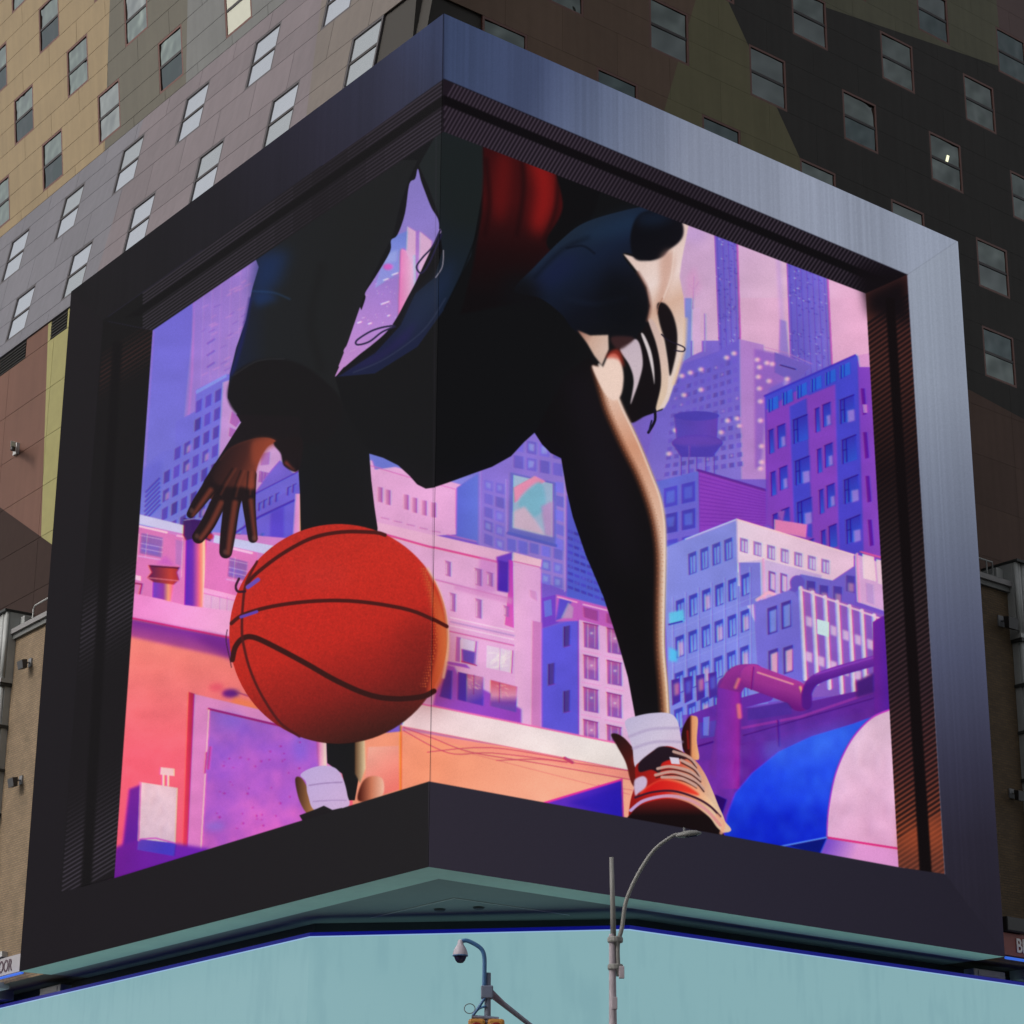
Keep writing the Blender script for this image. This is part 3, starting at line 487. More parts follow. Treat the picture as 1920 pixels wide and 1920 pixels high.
    # purple plant wall, pipes
    P([(1290, 1350), (1350, 1330), (1480, 1325), (1640, 1290), (1640, 1165), (1672, 1150), (1690, 1400), (1500, 1600), (1290, 1560)], G((1330, 1360), (104, 44, 160), (1600, 1330), (96, 38, 150), (.5, (92, 42, 150))))
    P([(1310, 1430), (1370, 1416), (1380, 1560), (1300, 1560)], (110, 44, 160)); P([(1390, 1395), (1640, 1330), (1640, 1500), (1400, 1560)], (98, 40, 150), 1); S([(1390, 1366), (1500, 1345), (1645, 1296)], 5, (140, 50, 160)); S([(1394, 1380), (1640, 1310)], 2, (70, 22, 120)); S([(1458, 1352), (1460, 1400)], 3, (64, 20, 120)); S([(1308, 1400), (1350, 1388)], 3, (66, 14, 120)); S([(1296, 1350), (1350, 1330), (1440, 1306)], 20, (100, 44, 160))
    P([(1310, 1356), (1350, 1350), (1350, 1380), (1312, 1386)], (84, 62, 170)); P([(1318, 1346), (1330, 1344), (1328, 1380), (1318, 1380)], (112, 118, 216))
    P([(1400, 1330), (1480, 1316), (1484, 1340), (1400, 1352)], (78, 44, 150)); P([(1604, 1280), (1640, 1262), (1640, 1300), (1606, 1310)], (70, 30, 120), 1, 2)
    S([(1352, 1440), (1364, 1360), (1366, 1290)], 44, G((1346, 0), (112, 44, 152), (1392, 0), (140, 50, 160), (.75, (100, 36, 150))), 1, f=1); S([(1366, 1300), (1382, 1272), (1412, 1268)], 44, G((1360, 1250), (150, 50, 140), (1390, 1310), (110, 34, 130)), 1, True, 1)
    P([(1346, 1290), (1390, 1300), (1386, 1480), (1344, 1480)], G((1346, 0), (112, 44, 160), (1388, 0), (104, 34, 150), (.4, (126, 44, 160)), (.85, (150, 40, 160)))); S([(1410, 1270), (1490, 1300), (1500, 1312)], 46, G((1440, 1256), (168, 56, 146), (1425, 1310), (104, 24, 120), (.5, (150, 50, 140))), 1, False, 1); S([(1378, 1290), (1384, 1275)], 6, (236, 120, 120), .8, f=4); S([(1420, 1262), (1486, 1284)], 3.4, (242, 160, 160), .8, f=2); S([(1412, 1252), (1408, 1294)], 2, (96, 16, 110)); S([(1500, 1290), (1508, 1310)], 5, (250, 170, 120), .9, f=3); S([(1384, 1324), (1386, 1345)], 8, (246, 120, 120), .8, f=4)
    S([(1512, 1322), (1514, 1294), (1540, 1270), (1640, 1240)], 20, G((1550, 1250), (120, 50, 170), (1556, 1276), (80, 26, 130)), 1, True, 1); S([(1528, 1266), (1638, 1234)], 3, (150, 70, 196), .7, f=2)
    P([(1636, 1168), (1652, 1158), (1676, 1150), (1690, 1400), (1640, 1400)], G((1640, 0), (104, 34, 150), (1674, 0), (80, 30, 160))); mottle([(1300, 1330), (1690, 1330), (1690, 1560), (1300, 1560)], 14, 18, 30, 41, (.8, .3, .8))
    # blue duct
    P([(1356, 1580), (1362, 1530), (1378, 1488), (1410, 1450), (1460, 1410), (1520, 1382), (1600, 1358), (1650, 1340), (1700, 1340), (1700, 1640), (1500, 1620)], G((1500, 1370), (42, 86, 224), (1470, 1590), (18, 46, 206), (.6, (32, 70, 226))))
    P([(1390, 1540), (1440, 1520), (1550, 1520), (1560, 1600), (1400, 1590)], (14, 34, 196), .6, 14); P([(1420, 1400), (1600, 1350), (1560, 1420), (1440, 1450)], (70, 120, 236), .35, 14); mottle([(1380, 1400), (1640, 1360), (1560, 1600), (1360, 1580)], 20, 30, 40, 51, (.5, 1, .6))
    P([(1548, 1580), (1552, 1520), (1566, 1450), (1594, 1390), (1630, 1350), (1665, 1333), (1700, 1330), (1700, 1610), (1690, 1600)], G((1580, 1400), (220, 184, 206), (1640, 1580), (224, 168, 204))); mottle([(1560, 1450), (1630, 1350), (1680, 1340), (1680, 1590), (1556, 1570)], 14, 24, 30, 55)
    S([(1550, 1580), (1553, 1520), (1567, 1450), (1595, 1390), (1632, 1349), (1668, 1332)], 3.4, (214, 60, 190), .95, True)
    P([(1548, 1572), (1690, 1594), (1700, 1640), (1500, 1610), (1530, 1590)], G((1550, 1590), (130, 80, 200), (1600, 1610), (220, 150, 206))); S([(1550, 1571), (1690, 1593)], 4, (216, 50, 120)); P([(1480, 1586), (1550, 1572), (1536, 1604)], (8, 22, 120)); S([(1462, 1588), (1550, 1571)], 3, (90, 130, 240)); P([(1340, 1490), (1362, 1500), (1350, 1540), (1340, 1540)], (40, 8, 100))

SHELL = (26, 26, 30)
def paint_player():
    K = (19, 19, 21)
    # far leg behind the ball, shoe cuff peeking over the border
    P([(556, 680), (553, 800), (556, 860), (560, 920), (562, 1010), (600, 1060), (700, 1060), (706, 990), (700, 950), (694, 900), (690, 850), (730, 860), (780, 700)], K)
    P([(610, 1380), (680, 1380), (676, 1430), (664, 1500), (652, 1500), (640, 1450), (612, 1430)], K); P([(664, 1384), (682, 1382), (684, 1440), (674, 1468), (664, 1450)], G((662, 0), (80, 50, 30), (684, 0), (236, 212, 170)), 1, 1)
    P([(552, 1462), (560, 1456), (572, 1470), (592, 1520), (576, 1526), (560, 1500)], G((552, 0), (60, 34, 20), (586, 0), (176, 120, 70)), 1, .5, True)
    P([(562, 1452), (580, 1440), (605, 1435), (628, 1440), (642, 1460), (650, 1490), (650, 1512), (592, 1520), (576, 1490), (572, 1465)], G((570, 1440), (190, 170, 216), (640, 1510), (206, 176, 216)), 1, 0, True)
    S([(578, 1472), (606, 1468), (640, 1466)], 2.6, (150, 120, 170), .7, True); S([(586, 1502), (620, 1500), (648, 1500)], 2.4, (160, 130, 180), .6, True)
    P([(560, 1528), (592, 1516), (606, 1510), (622, 1518), (640, 1514), (640, 1540), (570, 1545)], (26, 23, 25))
    P([(670, 1500), (676, 1470), (690, 1456), (710, 1456), (718, 1466), (717, 1488), (700, 1500)], G((672, 0), (76, 24, 14), (718, 0), (240, 190, 166), (.5, (200, 120, 90))), 1, 1, True)
    # torso and near thigh
    body = [(470, 440), (560, 380), (700, 300), (780, 250), (860, 225), (1000, 270), (1100, 330), (1180, 370), (1280, 400), (1272, 450), (1230, 480), (1270, 560), (1280, 640), (1262, 720), (1240, 770), (1180, 790), (1120, 760), (1050, 860), (1030, 850), (1012, 830), (1000, 812), (980, 830), (956, 856), (920, 876), (880, 890), (836, 906), (812, 914), (796, 916), (780, 908), (766, 892), (744, 872), (716, 858), (690, 850), (640, 760), (622, 706), (700, 640), (640, 500)]
    P(body, (17, 17, 19))
    # jacket front panel hanging on the left of the opening, city gap cut first
    P([(470, 470), (482, 500), (470, 540), (458, 600), (440, 650), (428, 700), (424, 745), (442, 775), (448, 790), (540, 800), (600, 820), (640, 760), (625, 704), (650, 640), (684, 540), (734, 440), (748, 380), (766, 330), (780, 300), (700, 300), (560, 400)], G((440, 600), (22, 30, 50), (640, 600), (26, 27, 28), (.3, (27, 29, 32))))
    P([(476, 480), (500, 470), (540, 470), (520, 530), (484, 560), (468, 550)], (22, 46, 92), .75, 12); P([(466, 552), (500, 545), (520, 560), (480, 575)], (24, 52, 104), .6, 6)
    S([(466, 560), (450, 640), (432, 700)], 7, (26, 30, 96), .6, True, 6); S([(470, 545), (510, 548), (540, 560)], 3, (40, 80, 130), .4, True, 4)
    P([(424, 745), (430, 710), (450, 688), (490, 672), (540, 675), (590, 700), (640, 760), (600, 830), (480, 800), (442, 776)], (20, 18, 20), 1, 2, True)
    S([(436, 702), (480, 676), (530, 672)], 2.6, (48, 50, 54), .5, True, 2); S([(600, 500), (580, 600), (600, 690)], 16, (22, 22, 23), .6, True, 14)
    # gap of city between arm and jacket is kept by redraw mask (see below)
    # jacket hem on the right of the gap
    P([(782, 310), (800, 350), (820, 405), (822, 440), (826, 470), (812, 520), (776, 550), (748, 610), (700, 662), (640, 700), (628, 706), (700, 700), (780, 650), (830, 580), (880, 480), (905, 340), (900, 240), (830, 225)], G((800, 400), (28, 33, 34), (760, 640), (24, 30, 60), (.6, (24, 34, 50))))
    P([(770, 560), (810, 525), (850, 480), (840, 540), (790, 610), (740, 650)], (32, 44, 72), .6, 9); P([(635, 702), (720, 655), (780, 600), (760, 640), (700, 680)], (36, 30, 80), .7, 5)
    S([(832, 560), (790, 620), (720, 672), (660, 698)], 2.4, (52, 60, 84), .6, True, 2); S([(905, 280), (900, 400), (868, 500), (830, 580)], 3, (12, 12, 13), .8, True, 3)
    # plain dark red T-shirt inside the open jacket (no emblem)
    tee = [(902, 250), (1000, 290), (1048, 310), (1060, 350), (1060, 420), (1040, 480), (1010, 560), (860, 590), (884, 500), (900, 400), (903, 330)]
    P(tee, G((960, 280), (52, 13, 15), (940, 560), (17, 13, 15), (.35, (60, 14, 16)), (.7, (30, 12, 14))), 1, 2)
    P([(985, 280), (1020, 300), (1036, 330), (1034, 390), (1010, 440), (992, 420), (1000, 360)], (158, 26, 24), .75, 11, True); P([(930, 290), (956, 300), (950, 380), (934, 420), (920, 380)], (110, 20, 20), .6, 10, True)
    for q in ([(975, 290), (978, 360), (966, 440)], [(1044, 320), (1040, 390), (1018, 450)], [(908, 300), (914, 380), (906, 440)]): S(q, 9, (30, 10, 12), .6, True, 8)
    P([(1040, 300), (1120, 330), (1100, 420), (1040, 470), (1022, 450), (1052, 390)], (15, 14, 16), 1, 1.5, True)
    # near sleeve, bent arm resting on the knee
    P([(962, 545), (1000, 500), (1050, 450), (1090, 420), (1150, 400), (1215, 388), (1255, 400), (1274, 420), (1270, 450), (1240, 470), (1200, 480), (1165, 478), (1200, 530), (1218, 580), (1210, 630), (1180, 640), (1140, 632), (1080, 624), (1050, 590), (1010, 560)], G((1050, 440), (30, 42, 58), (1160, 610), (16, 17, 22), (.35, (22, 31, 52)), (.7, (17, 19, 29))), 1, 0, True)
    P([(990, 530), (1040, 480), (1090, 470), (1060, 520), (1010, 545)], (24, 30, 66), .6, 12); P([(940, 520), (990, 515), (1020, 560), (990, 590), (940, 570)], (17, 16, 19), .95, 14); S([(1000, 520), (1050, 470), (1100, 446)], 8, (14, 18, 28), .5, True, 8); S([(1060, 560), (1110, 570), (1170, 560)], 10, (22, 28, 44), .6, True, 9); P([(1080, 440), (1180, 400), (1230, 400), (1180, 440), (1100, 450)], (30, 52, 80), .6, 12); P([(1190, 430), (1265, 405), (1270, 450), (1200, 480)], (12, 11, 13), .85, 6)
    P([(1140, 500), (1200, 540), (1214, 600), (1150, 620), (1110, 560)], (14, 15, 20), .7, 14); S([(1060, 466), (1090, 462), (1112, 476)], 4, (14, 18, 30), .7, True, 3)
    # sunlit cloth to the right of the sleeve
    P([(1166, 477), (1190, 484), (1216, 489), (1246, 478), (1252, 462), (1272, 452), (1276, 420), (1290, 416), (1284, 450), (1276, 490), (1272, 520), (1280, 560), (1283, 610), (1282, 650), (1270, 700), (1252, 752), (1244, 766), (1228, 772), (1236, 720), (1234, 670), (1224, 625), (1212, 600), (1217, 575), (1210, 540), (1194, 512)], G((1190, 490), (226, 200, 190), (1275, 650), (228, 208, 196), (.3, (232, 212, 206)), (.55, (212, 176, 156))), 1, 1)
    P([(1180, 440), (1200, 400), (1255, 396), (1276, 418), (1279, 440), (1270, 456), (1252, 470), (1240, 483), (1214, 490), (1186, 484)], (14, 14, 20), 1, 1.6, True); P([(1190, 400), (1240, 396), (1262, 410), (1230, 424), (1196, 424)], (22, 34, 54), .7, 8)
    P([(1236, 486), (1256, 470), (1262, 500), (1250, 540), (1236, 580), (1224, 590), (1234, 540)], (196, 150, 132), .7, 5, True); S([(1262, 470), (1256, 520), (1242, 560)], 3, (236, 216, 206), .6, True, 3); S([(1194, 512), (1210, 540), (1217, 575), (1212, 602)], 6, (120, 76, 66), .55, True, 5)
    P([(1230, 572), (1244, 570), (1258, 588), (1267, 620), (1267, 655), (1260, 690), (1254, 706), (1250, 680), (1244, 640), (1234, 605)], (22, 17, 20), 1, 1.2, True); S([(1284, 600), (1280, 660), (1262, 720)], 7, (226, 190, 150), .6, True, 5)
    P([(1190, 640), (1206, 616), (1217, 606), (1232, 640), (1240, 690), (1238, 735), (1228, 770), (1206, 782), (1182, 794), (1174, 776), (1182, 748), (1196, 700)], (20, 16, 19), 1, 1, True)
    P([(1214, 604), (1222, 602), (1238, 632), (1249, 675), (1251, 715), (1246, 745), (1233, 768), (1228, 766), (1237, 725), (1236, 685), (1228, 645)], G((1220, 610), (206, 178, 170), (1245, 750), (222, 196, 170), (.5, (218, 190, 176))), 1, 1, True)
    P([(1200, 628), (1206, 630), (1218, 658), (1224, 690), (1225, 722), (1221, 700), (1212, 662)], (214, 204, 206), 1, .8, True)
    P([(1160, 656), (1176, 644), (1190, 637), (1199, 652), (1203, 684), (1196, 716), (1186, 745), (1180, 758), (1186, 716), (1178, 686)], G((1160, 650), (196, 178, 190), (1200, 720), (206, 188, 196)), 1, 1, True)
    P([(1146, 632), (1186, 634), (1172, 650), (1158, 656), (1146, 646)], (60, 36, 38), .9, 2, True)
    P([(1080, 620), (1104, 630), (1138, 629), (1139, 656), (1126, 686), (1112, 668), (1098, 644)], G((1080, 620), (150, 100, 86), (1136, 650), (214, 186, 172), (.5, (206, 170, 152))), 1, 1.2)
    # bare knee and shin lit by the sun on one edge (trousers end at the knee)
    leg = [(1000, 812), (1014, 834), (1030, 850), (1050, 860), (1060, 920), (1072, 970), (1096, 1040), (1130, 1120), (1156, 1200), (1176, 1270), (1190, 1345), (1196, 1370), (1256, 1360), (1252, 1290), (1246, 1220), (1246, 1150), (1248, 1060), (1248, 1010), (1246, 972), (1238, 932), (1222, 890), (1204, 845), (1186, 805), (1168, 770), (1146, 720), (1128, 692), (1100, 672), (1060, 700)]
    P(leg, (17, 15, 17))
    P([(1050, 700), (1110, 700), (1150, 800), (1180, 900), (1196, 1000), (1190, 1100), (1150, 1050), (1100, 900)], (24, 20, 26), .8, 22)
    R_ = [(1124, 684), (1146, 716), (1168, 768), (1186, 805), (1204, 845), (1222, 890), (1238, 932), (1246, 972), (1248, 1010), (1248, 1060), (1246, 1150), (1246, 1220), (1252, 1290), (1256, 1362)]
    L_ = [(1243, 1362), (1238, 1290), (1232, 1220), (1231, 1150), (1232, 1062), (1229, 1015), (1221, 972), (1208, 930), (1191, 888), (1169, 845), (1150, 805), (1134, 768), (1124, 735), (1112, 692)]
    P(catmull(R_, False, 6)+catmull(L_, False, 6), G((1130, 700), (234, 206, 192), (1244, 1350), (222, 170, 124), (.22, (208, 150, 120)), (.5, (226, 192, 170)), (.75, (224, 190, 160))), 1, 2.2)
    lc = catmull(L_, False, 24)
    S(lc, 10, (104, 56, 36), .75, False, 9)
    for k in range(0, len(lc)-14, 3):
        for d_ in (3.5, -1.5, 8): E(lc[k][0]+d_+(k % 2)*1.6, lc[k][1], 1.5, 1.3, (150, 92, 64) if d_ < 0 else (176, 120, 90), .55)
    S([(a_[0]-3, a_[1]) for a_ in catmull(R_, False, 6)], 4, (246, 228, 216), .6, False, 3)
    P([(1108, 690), (1116, 688), (1126, 692), (1136, 672), (1146, 664), (1156, 668), (1164, 686), (1167, 712), (1162, 742), (1148, 752), (1130, 736)], (236, 208, 194), 1, 1.4, True); P([(1134, 672), (1142, 660), (1156, 656), (1164, 668), (1168, 690), (1158, 676), (1146, 672)], (186, 54, 38), .7, 2.5, True)
    # draw-cords
    S([(1238, 628), (1252, 640), (1280, 652), (1279, 660), (1262, 658)], 2.4, (30, 24, 40), .95, True); S([(1240, 560), (1232, 575), (1230, 590)], 1.6, (170, 120, 100), .8); S([(1226, 770), (1226, 790), (1214, 812)], 5, (22, 20, 30), 1, True); S([(1220, 790), (1215, 810)], 3, (30, 30, 60))
    for q in ([(822, 432), (808, 462), (790, 482), (778, 500), (786, 512), (798, 500), (812, 470), (824, 440)], [(736, 610), (712, 614), (690, 622), (666, 638), (668, 646), (690, 640), (714, 622), (738, 612)]): S(q, 3.2, (34, 30, 60), .95, True)
    S([(828, 470), (826, 500), (814, 520)], 2, (190, 176, 190), .7, True); E(820, 434, 4, 5, (170, 140, 190)); E(732, 611, 4, 3, (150, 130, 190)); S([(690, 620), (712, 612)], 3, (56, 56, 160), .8)
    # dribbling hand: forearm, palm, thumb and four spread fingers, brown skin lit warm
    P([(440, 776), (450, 790), (436, 812), (412, 850), (380, 900), (368, 930), (400, 930), (440, 880), (470, 850), (486, 826), (520, 830), (526, 850), (530, 872), (552, 884), (560, 870), (560, 780)], (24, 19, 22))
    SK = (92, 44, 34); HL = (166, 74, 50); DK = (34, 18, 20)
    P([(404, 868), (430, 838), (470, 822), (500, 820), (516, 828), (500, 836), (484, 862), (476, 892), (472, 916), (470, 932), (440, 930), (404, 936), (384, 930), (376, 916)], G((400, 850), (52, 27, 26), (470, 900), HL, (.55, SK)), 1, .5, True)
    for pts, w_ in (([(412, 880), (388, 916), (368, 944), (355, 963)], (34, 28, 23, 15)), ([(432, 896), (408, 940), (388, 980), (370, 1006)], (32, 29, 28, 24)), ([(450, 896), (434, 940), (426, 994), (421, 1034)], (32, 31, 29, 24)), ([(464, 890), (464, 936), (468, 976), (472, 1008)], (30, 26, 21, 18))):
        S(pts, w_, (30, 18, 20), 1, True, 1.); q = [(a_[0]+4.5, a_[1]+2) for a_ in pts[1:]]; S(q, [v*.34 for v in w_[1:]], (128, 58, 42), .75, True, 6)
    P([(408, 866), (432, 838), (470, 824), (498, 822), (510, 828), (496, 838), (482, 864), (476, 892), (474, 916), (452, 912), (430, 912), (404, 906), (396, 890)], G((404, 860), (36, 22, 23), (476, 890), (134, 60, 42), (.6, (70, 34, 30))), 1, 2.5, True)
    P([(470, 828), (500, 822), (520, 832), (500, 840), (486, 862), (472, 870)], (150, 66, 44), .7, 4, True)
    for q in ([(440, 878), (424, 904), (412, 926)], [(456, 882), (446, 908), (440, 930)], [(470, 884), (468, 908), (467, 926)]): S(q, 3, (150, 70, 48), .35, True, 4); S([(a_[0]-7, a_[1]) for a_ in q], 3, (22, 14, 16), .6, True, 3)
    for x, y in ((356, 960), (366, 1008), (419, 1038), (473, 1012)): E(x+1, y-4, 4, 5, (104, 66, 58), .6, 1.2)
    P([(512, 828), (524, 850), (530, 872), (552, 884), (562, 868), (562, 820)], (26, 19, 21), 1, 1, True); P([(530, 868), (546, 880), (554, 883), (544, 874), (534, 862)], (140, 60, 46), .8, 2)
    # city shows again between arm and jacket
def gap_mask():
    g = [(780, 316), (786, 338), (794, 360), (806, 390), (818, 410), (820, 430), (812, 452), (804, 470), (790, 500), (776, 530), (760, 560), (742, 594), (722, 622), (690, 650), (650, 680), (626, 706), (632, 690), (642, 665), (642, 655), (656, 635), (668, 600), (682, 560), (682, 548), (700, 520), (728, 472), (730, 450), (742, 440), (756, 400), (764, 345), (775, 335)]
    return g
def paint_shoe():
    P([(1145, 1378), (1160, 1378), (1180, 1396), (1200, 1430), (1200, 1480), (1184, 1470), (1172, 1430), (1156, 1400)], G((1150, 1380), (34, 18, 18), (1196, 1440), (90, 24, 20)), 1, .5, True); E(1188, 1426, 5, 9, (130, 34, 26), .7, 3)
    P([(1278, 1370), (1290, 1346), (1300, 1343), (1308, 1350), (1306, 1390), (1310, 1424), (1290, 1420), (1278, 1400)], G((1278, 0), (34, 14, 14), (1308, 0), (236, 176, 124), (.45, (60, 18, 16)), (.62, (226, 150, 100))), 1, .5, True); S([(1288, 1372), (1290, 1404)], 4, (140, 26, 22), .8, f=2)
    P([(1172, 1352), (1190, 1344), (1220, 1338), (1252, 1338), (1268, 1350), (1276, 1384), (1280, 1410), (1290, 1440), (1200, 1450), (1184, 1400), (1174, 1370)], G((1180, 1350), (190, 182, 212), (1270, 1430), (214, 188, 214), (.5, (208, 196, 218))), 1, 0, True)
    for pts in ([(1178, 1382), (1220, 1368), (1272, 1366)], [(1186, 1404), (1226, 1392), (1278, 1392)]): S(pts, 5, (170, 152, 190), .6, True, 4)
    P([(1200, 1428), (1225, 1408), (1246, 1400), (1266, 1404), (1300, 1424), (1320, 1450), (1334, 1480), (1346, 1510), (1358, 1538), (1357, 1562), (1180, 1545), (1178, 1530), (1182, 1500), (1190, 1470), (1190, 1440)], G((1200, 1450), (150, 24, 22), (1340, 1480), (226, 190, 158), (.35, (206, 34, 28)), (.6, (214, 130, 100))), 1, 0, True)
    P([(1198, 1430), (1222, 1410), (1236, 1401), (1256, 1402), (1280, 1412), (1286, 1424), (1262, 1424), (1240, 1432), (1236, 1450), (1220, 1444), (1198, 1448)], (32, 20, 30), 1, .8, True); P([(1254, 1420), (1272, 1422), (1274, 1434), (1258, 1433)], (216, 206, 224))
    for pts in ([(1262, 1410), (1290, 1420), (1304, 1436)], [(1276, 1426), (1300, 1440), (1312, 1458)], [(1232, 1442), (1256, 1438), (1290, 1446), (1312, 1462)], [(1228, 1454), (1262, 1448), (1300, 1462), (1318, 1480)], [(1240, 1458), (1276, 1460), (1304, 1474)]): S(pts, 5.5, (198, 160, 148), .95, True, 1); S([(a_[0]+1, a_[1]+5) for a_ in pts], 2.6, (66, 34, 34), .9, True, 1)
    P([(1208, 1478), (1240, 1462), (1270, 1464), (1300, 1476), (1330, 1500), (1346, 1528), (1310, 1500), (1262, 1484), (1230, 1484), (1200, 1490)], G((1210, 1480), (220, 60, 40), (1340, 1500), (236, 206, 166), (.45, (240, 130, 90))), 1, 1, True)
    P([(1200, 1492), (1232, 1466), (1262, 1466), (1290, 1476), (1310, 1492), (1270, 1484), (1230, 1486)], G((1220, 1480), (206, 26, 26), (1300, 1486), (232, 60, 44)), 1, 1.5, True)
    P([(1190, 1462), (1204, 1456), (1212, 1462), (1210, 1476), (1196, 1488), (1190, 1492), (1188, 1474)], (204, 190, 220), .95, 1, True)
    S([(1190, 1496), (1222, 1486), (1262, 1484), (1302, 1496), (1330, 1512), (1350, 1532)], 4, (60, 26, 44), 1, True, 1); S([(1182, 1520), (1206, 1502), (1250, 1493), (1290, 1500), (1322, 1518), (1350, 1548)], 6, G((1182, 0), (190, 160, 214), (1350, 0), (226, 150, 140)), 1, True, 1)
    P([(1184, 1524), (1206, 1508), (1250, 1498), (1290, 1506), (1326, 1530), (1342, 1550), (1356, 1570), (1300, 1570), (1180, 1550)], G((1250, 1500), (110, 26, 24), (1250, 1530), (22, 13, 15)), 1, .5, True); S([(1344, 1530), (1356, 1545), (1352, 1562)], 7, (238, 170, 136), .8, True, 3)
def paint_ball():
    cx, cy, rx, ry = 633, 1188, 205, 206
    pts = [(cx+rx*math.cos(t), cy+ry*math.sin(t)) for t in np.linspace(0, 2*PI, 90, endpoint=False)]
    P(pts, G((560, 1000), (188, 42, 32), (700, 1400), (40, 20, 17), (.25, (194, 42, 30)), (.5, (186, 38, 28)), (.72, (138, 30, 25)), (.9, (76, 26, 21))))
    E(560, 1120, 90, 60, (196, 36, 30), .5, 26); E(600, 1080, 60, 30, (190, 50, 42), .4, 16); E(800, 1240, 60, 90, (110, 26, 22), .45, 24)
    _m = cover(pts, 420, 970, 430, 440, 2); _n = blur2(np.random.default_rng(12).normal(0, 1, (440, 430)).astype(np.float32), .9); cv[970:1410, 420:850] *= (1+_m*_n*.10)[:, :, None]
    rim = [(788, 1058), (806, 1090), (824, 1130), (836, 1180), (838, 1220), (832, 1260), (820, 1290), (806, 1300), (800, 1292), (810, 1250), (816, 1210), (812, 1160), (802, 1110)]
    P(rim, G((800, 0), (186, 62, 36), (838, 0), (218, 118, 62)), .9, 3, True); S([(800, 1066), (822, 1110), (835, 1160), (838, 1216), (830, 1270)], 4, (228, 190, 140), .7, True, 5)
    for k in range(44):
        t = k/44; x = 796+22*math.sin(t*PI); y = 1066+t*226
        for j in range(3):
            xx = x-j*4.4+(k % 2)*2.2-3; E(xx, y, 1.7-.3*j, 1.7-.3*j, (206, 96, 48), .75-.18*j)
    sc = (64, 20, 18)
    S([(462, 1092), (484, 1070), (530, 1036), (584, 1008), (640, 997), (700, 998), (720, 1003)], 7, sc, .95, True, 1.2)
    S([(432, 1168), (456, 1151), (510, 1136), (580, 1127), (650, 1126), (720, 1134), (780, 1148), (836, 1175)], 7, sc, .95, True, 1.2)
    S([(434, 1236), (440, 1212), (454, 1196), (474, 1194), (510, 1210), (570, 1242), (630, 1276), (690, 1302), (740, 1310), (790, 1306), (812, 1296)], 10, (48, 18, 16), .95, True, 1.4)
    S([(480, 1052), (460, 1092), (454, 1130), (452, 1180), (456, 1212), (468, 1256), (490, 1304), (524, 1354), (560, 1380)], 5, (74, 22, 22), .9, True, 1.4)
    S([(463, 1100), (482, 1086)], 8, (106, 76, 180)); S([(450, 1156), (480, 1146)], 5.5, (96, 66, 176))
    S([(446, 1084), (440, 1098), (444, 1108), (458, 1108)], 4.5, (46, 18, 36), .95, True); S([(424, 1180), (422, 1200), (428, 1230), (432, 1250)], 1.8, (52, 26, 44), .8, True)
    return pts
VPL, VPR, VPZ = (-2417., 2442.), (6405., 2505.), (1047., -11180.)
def toward(p, vp, x): return (x, p[1]+(vp[1]-p[1])*(x-p[0])/(vp[0]-p[0]))
def masked(poly, fn):
    base = cv.copy(); fn(); m = cover(poly, 0, 0, PW, PW, 2)[:, :, None]; cv[:] = base*(1-m)+cv*m
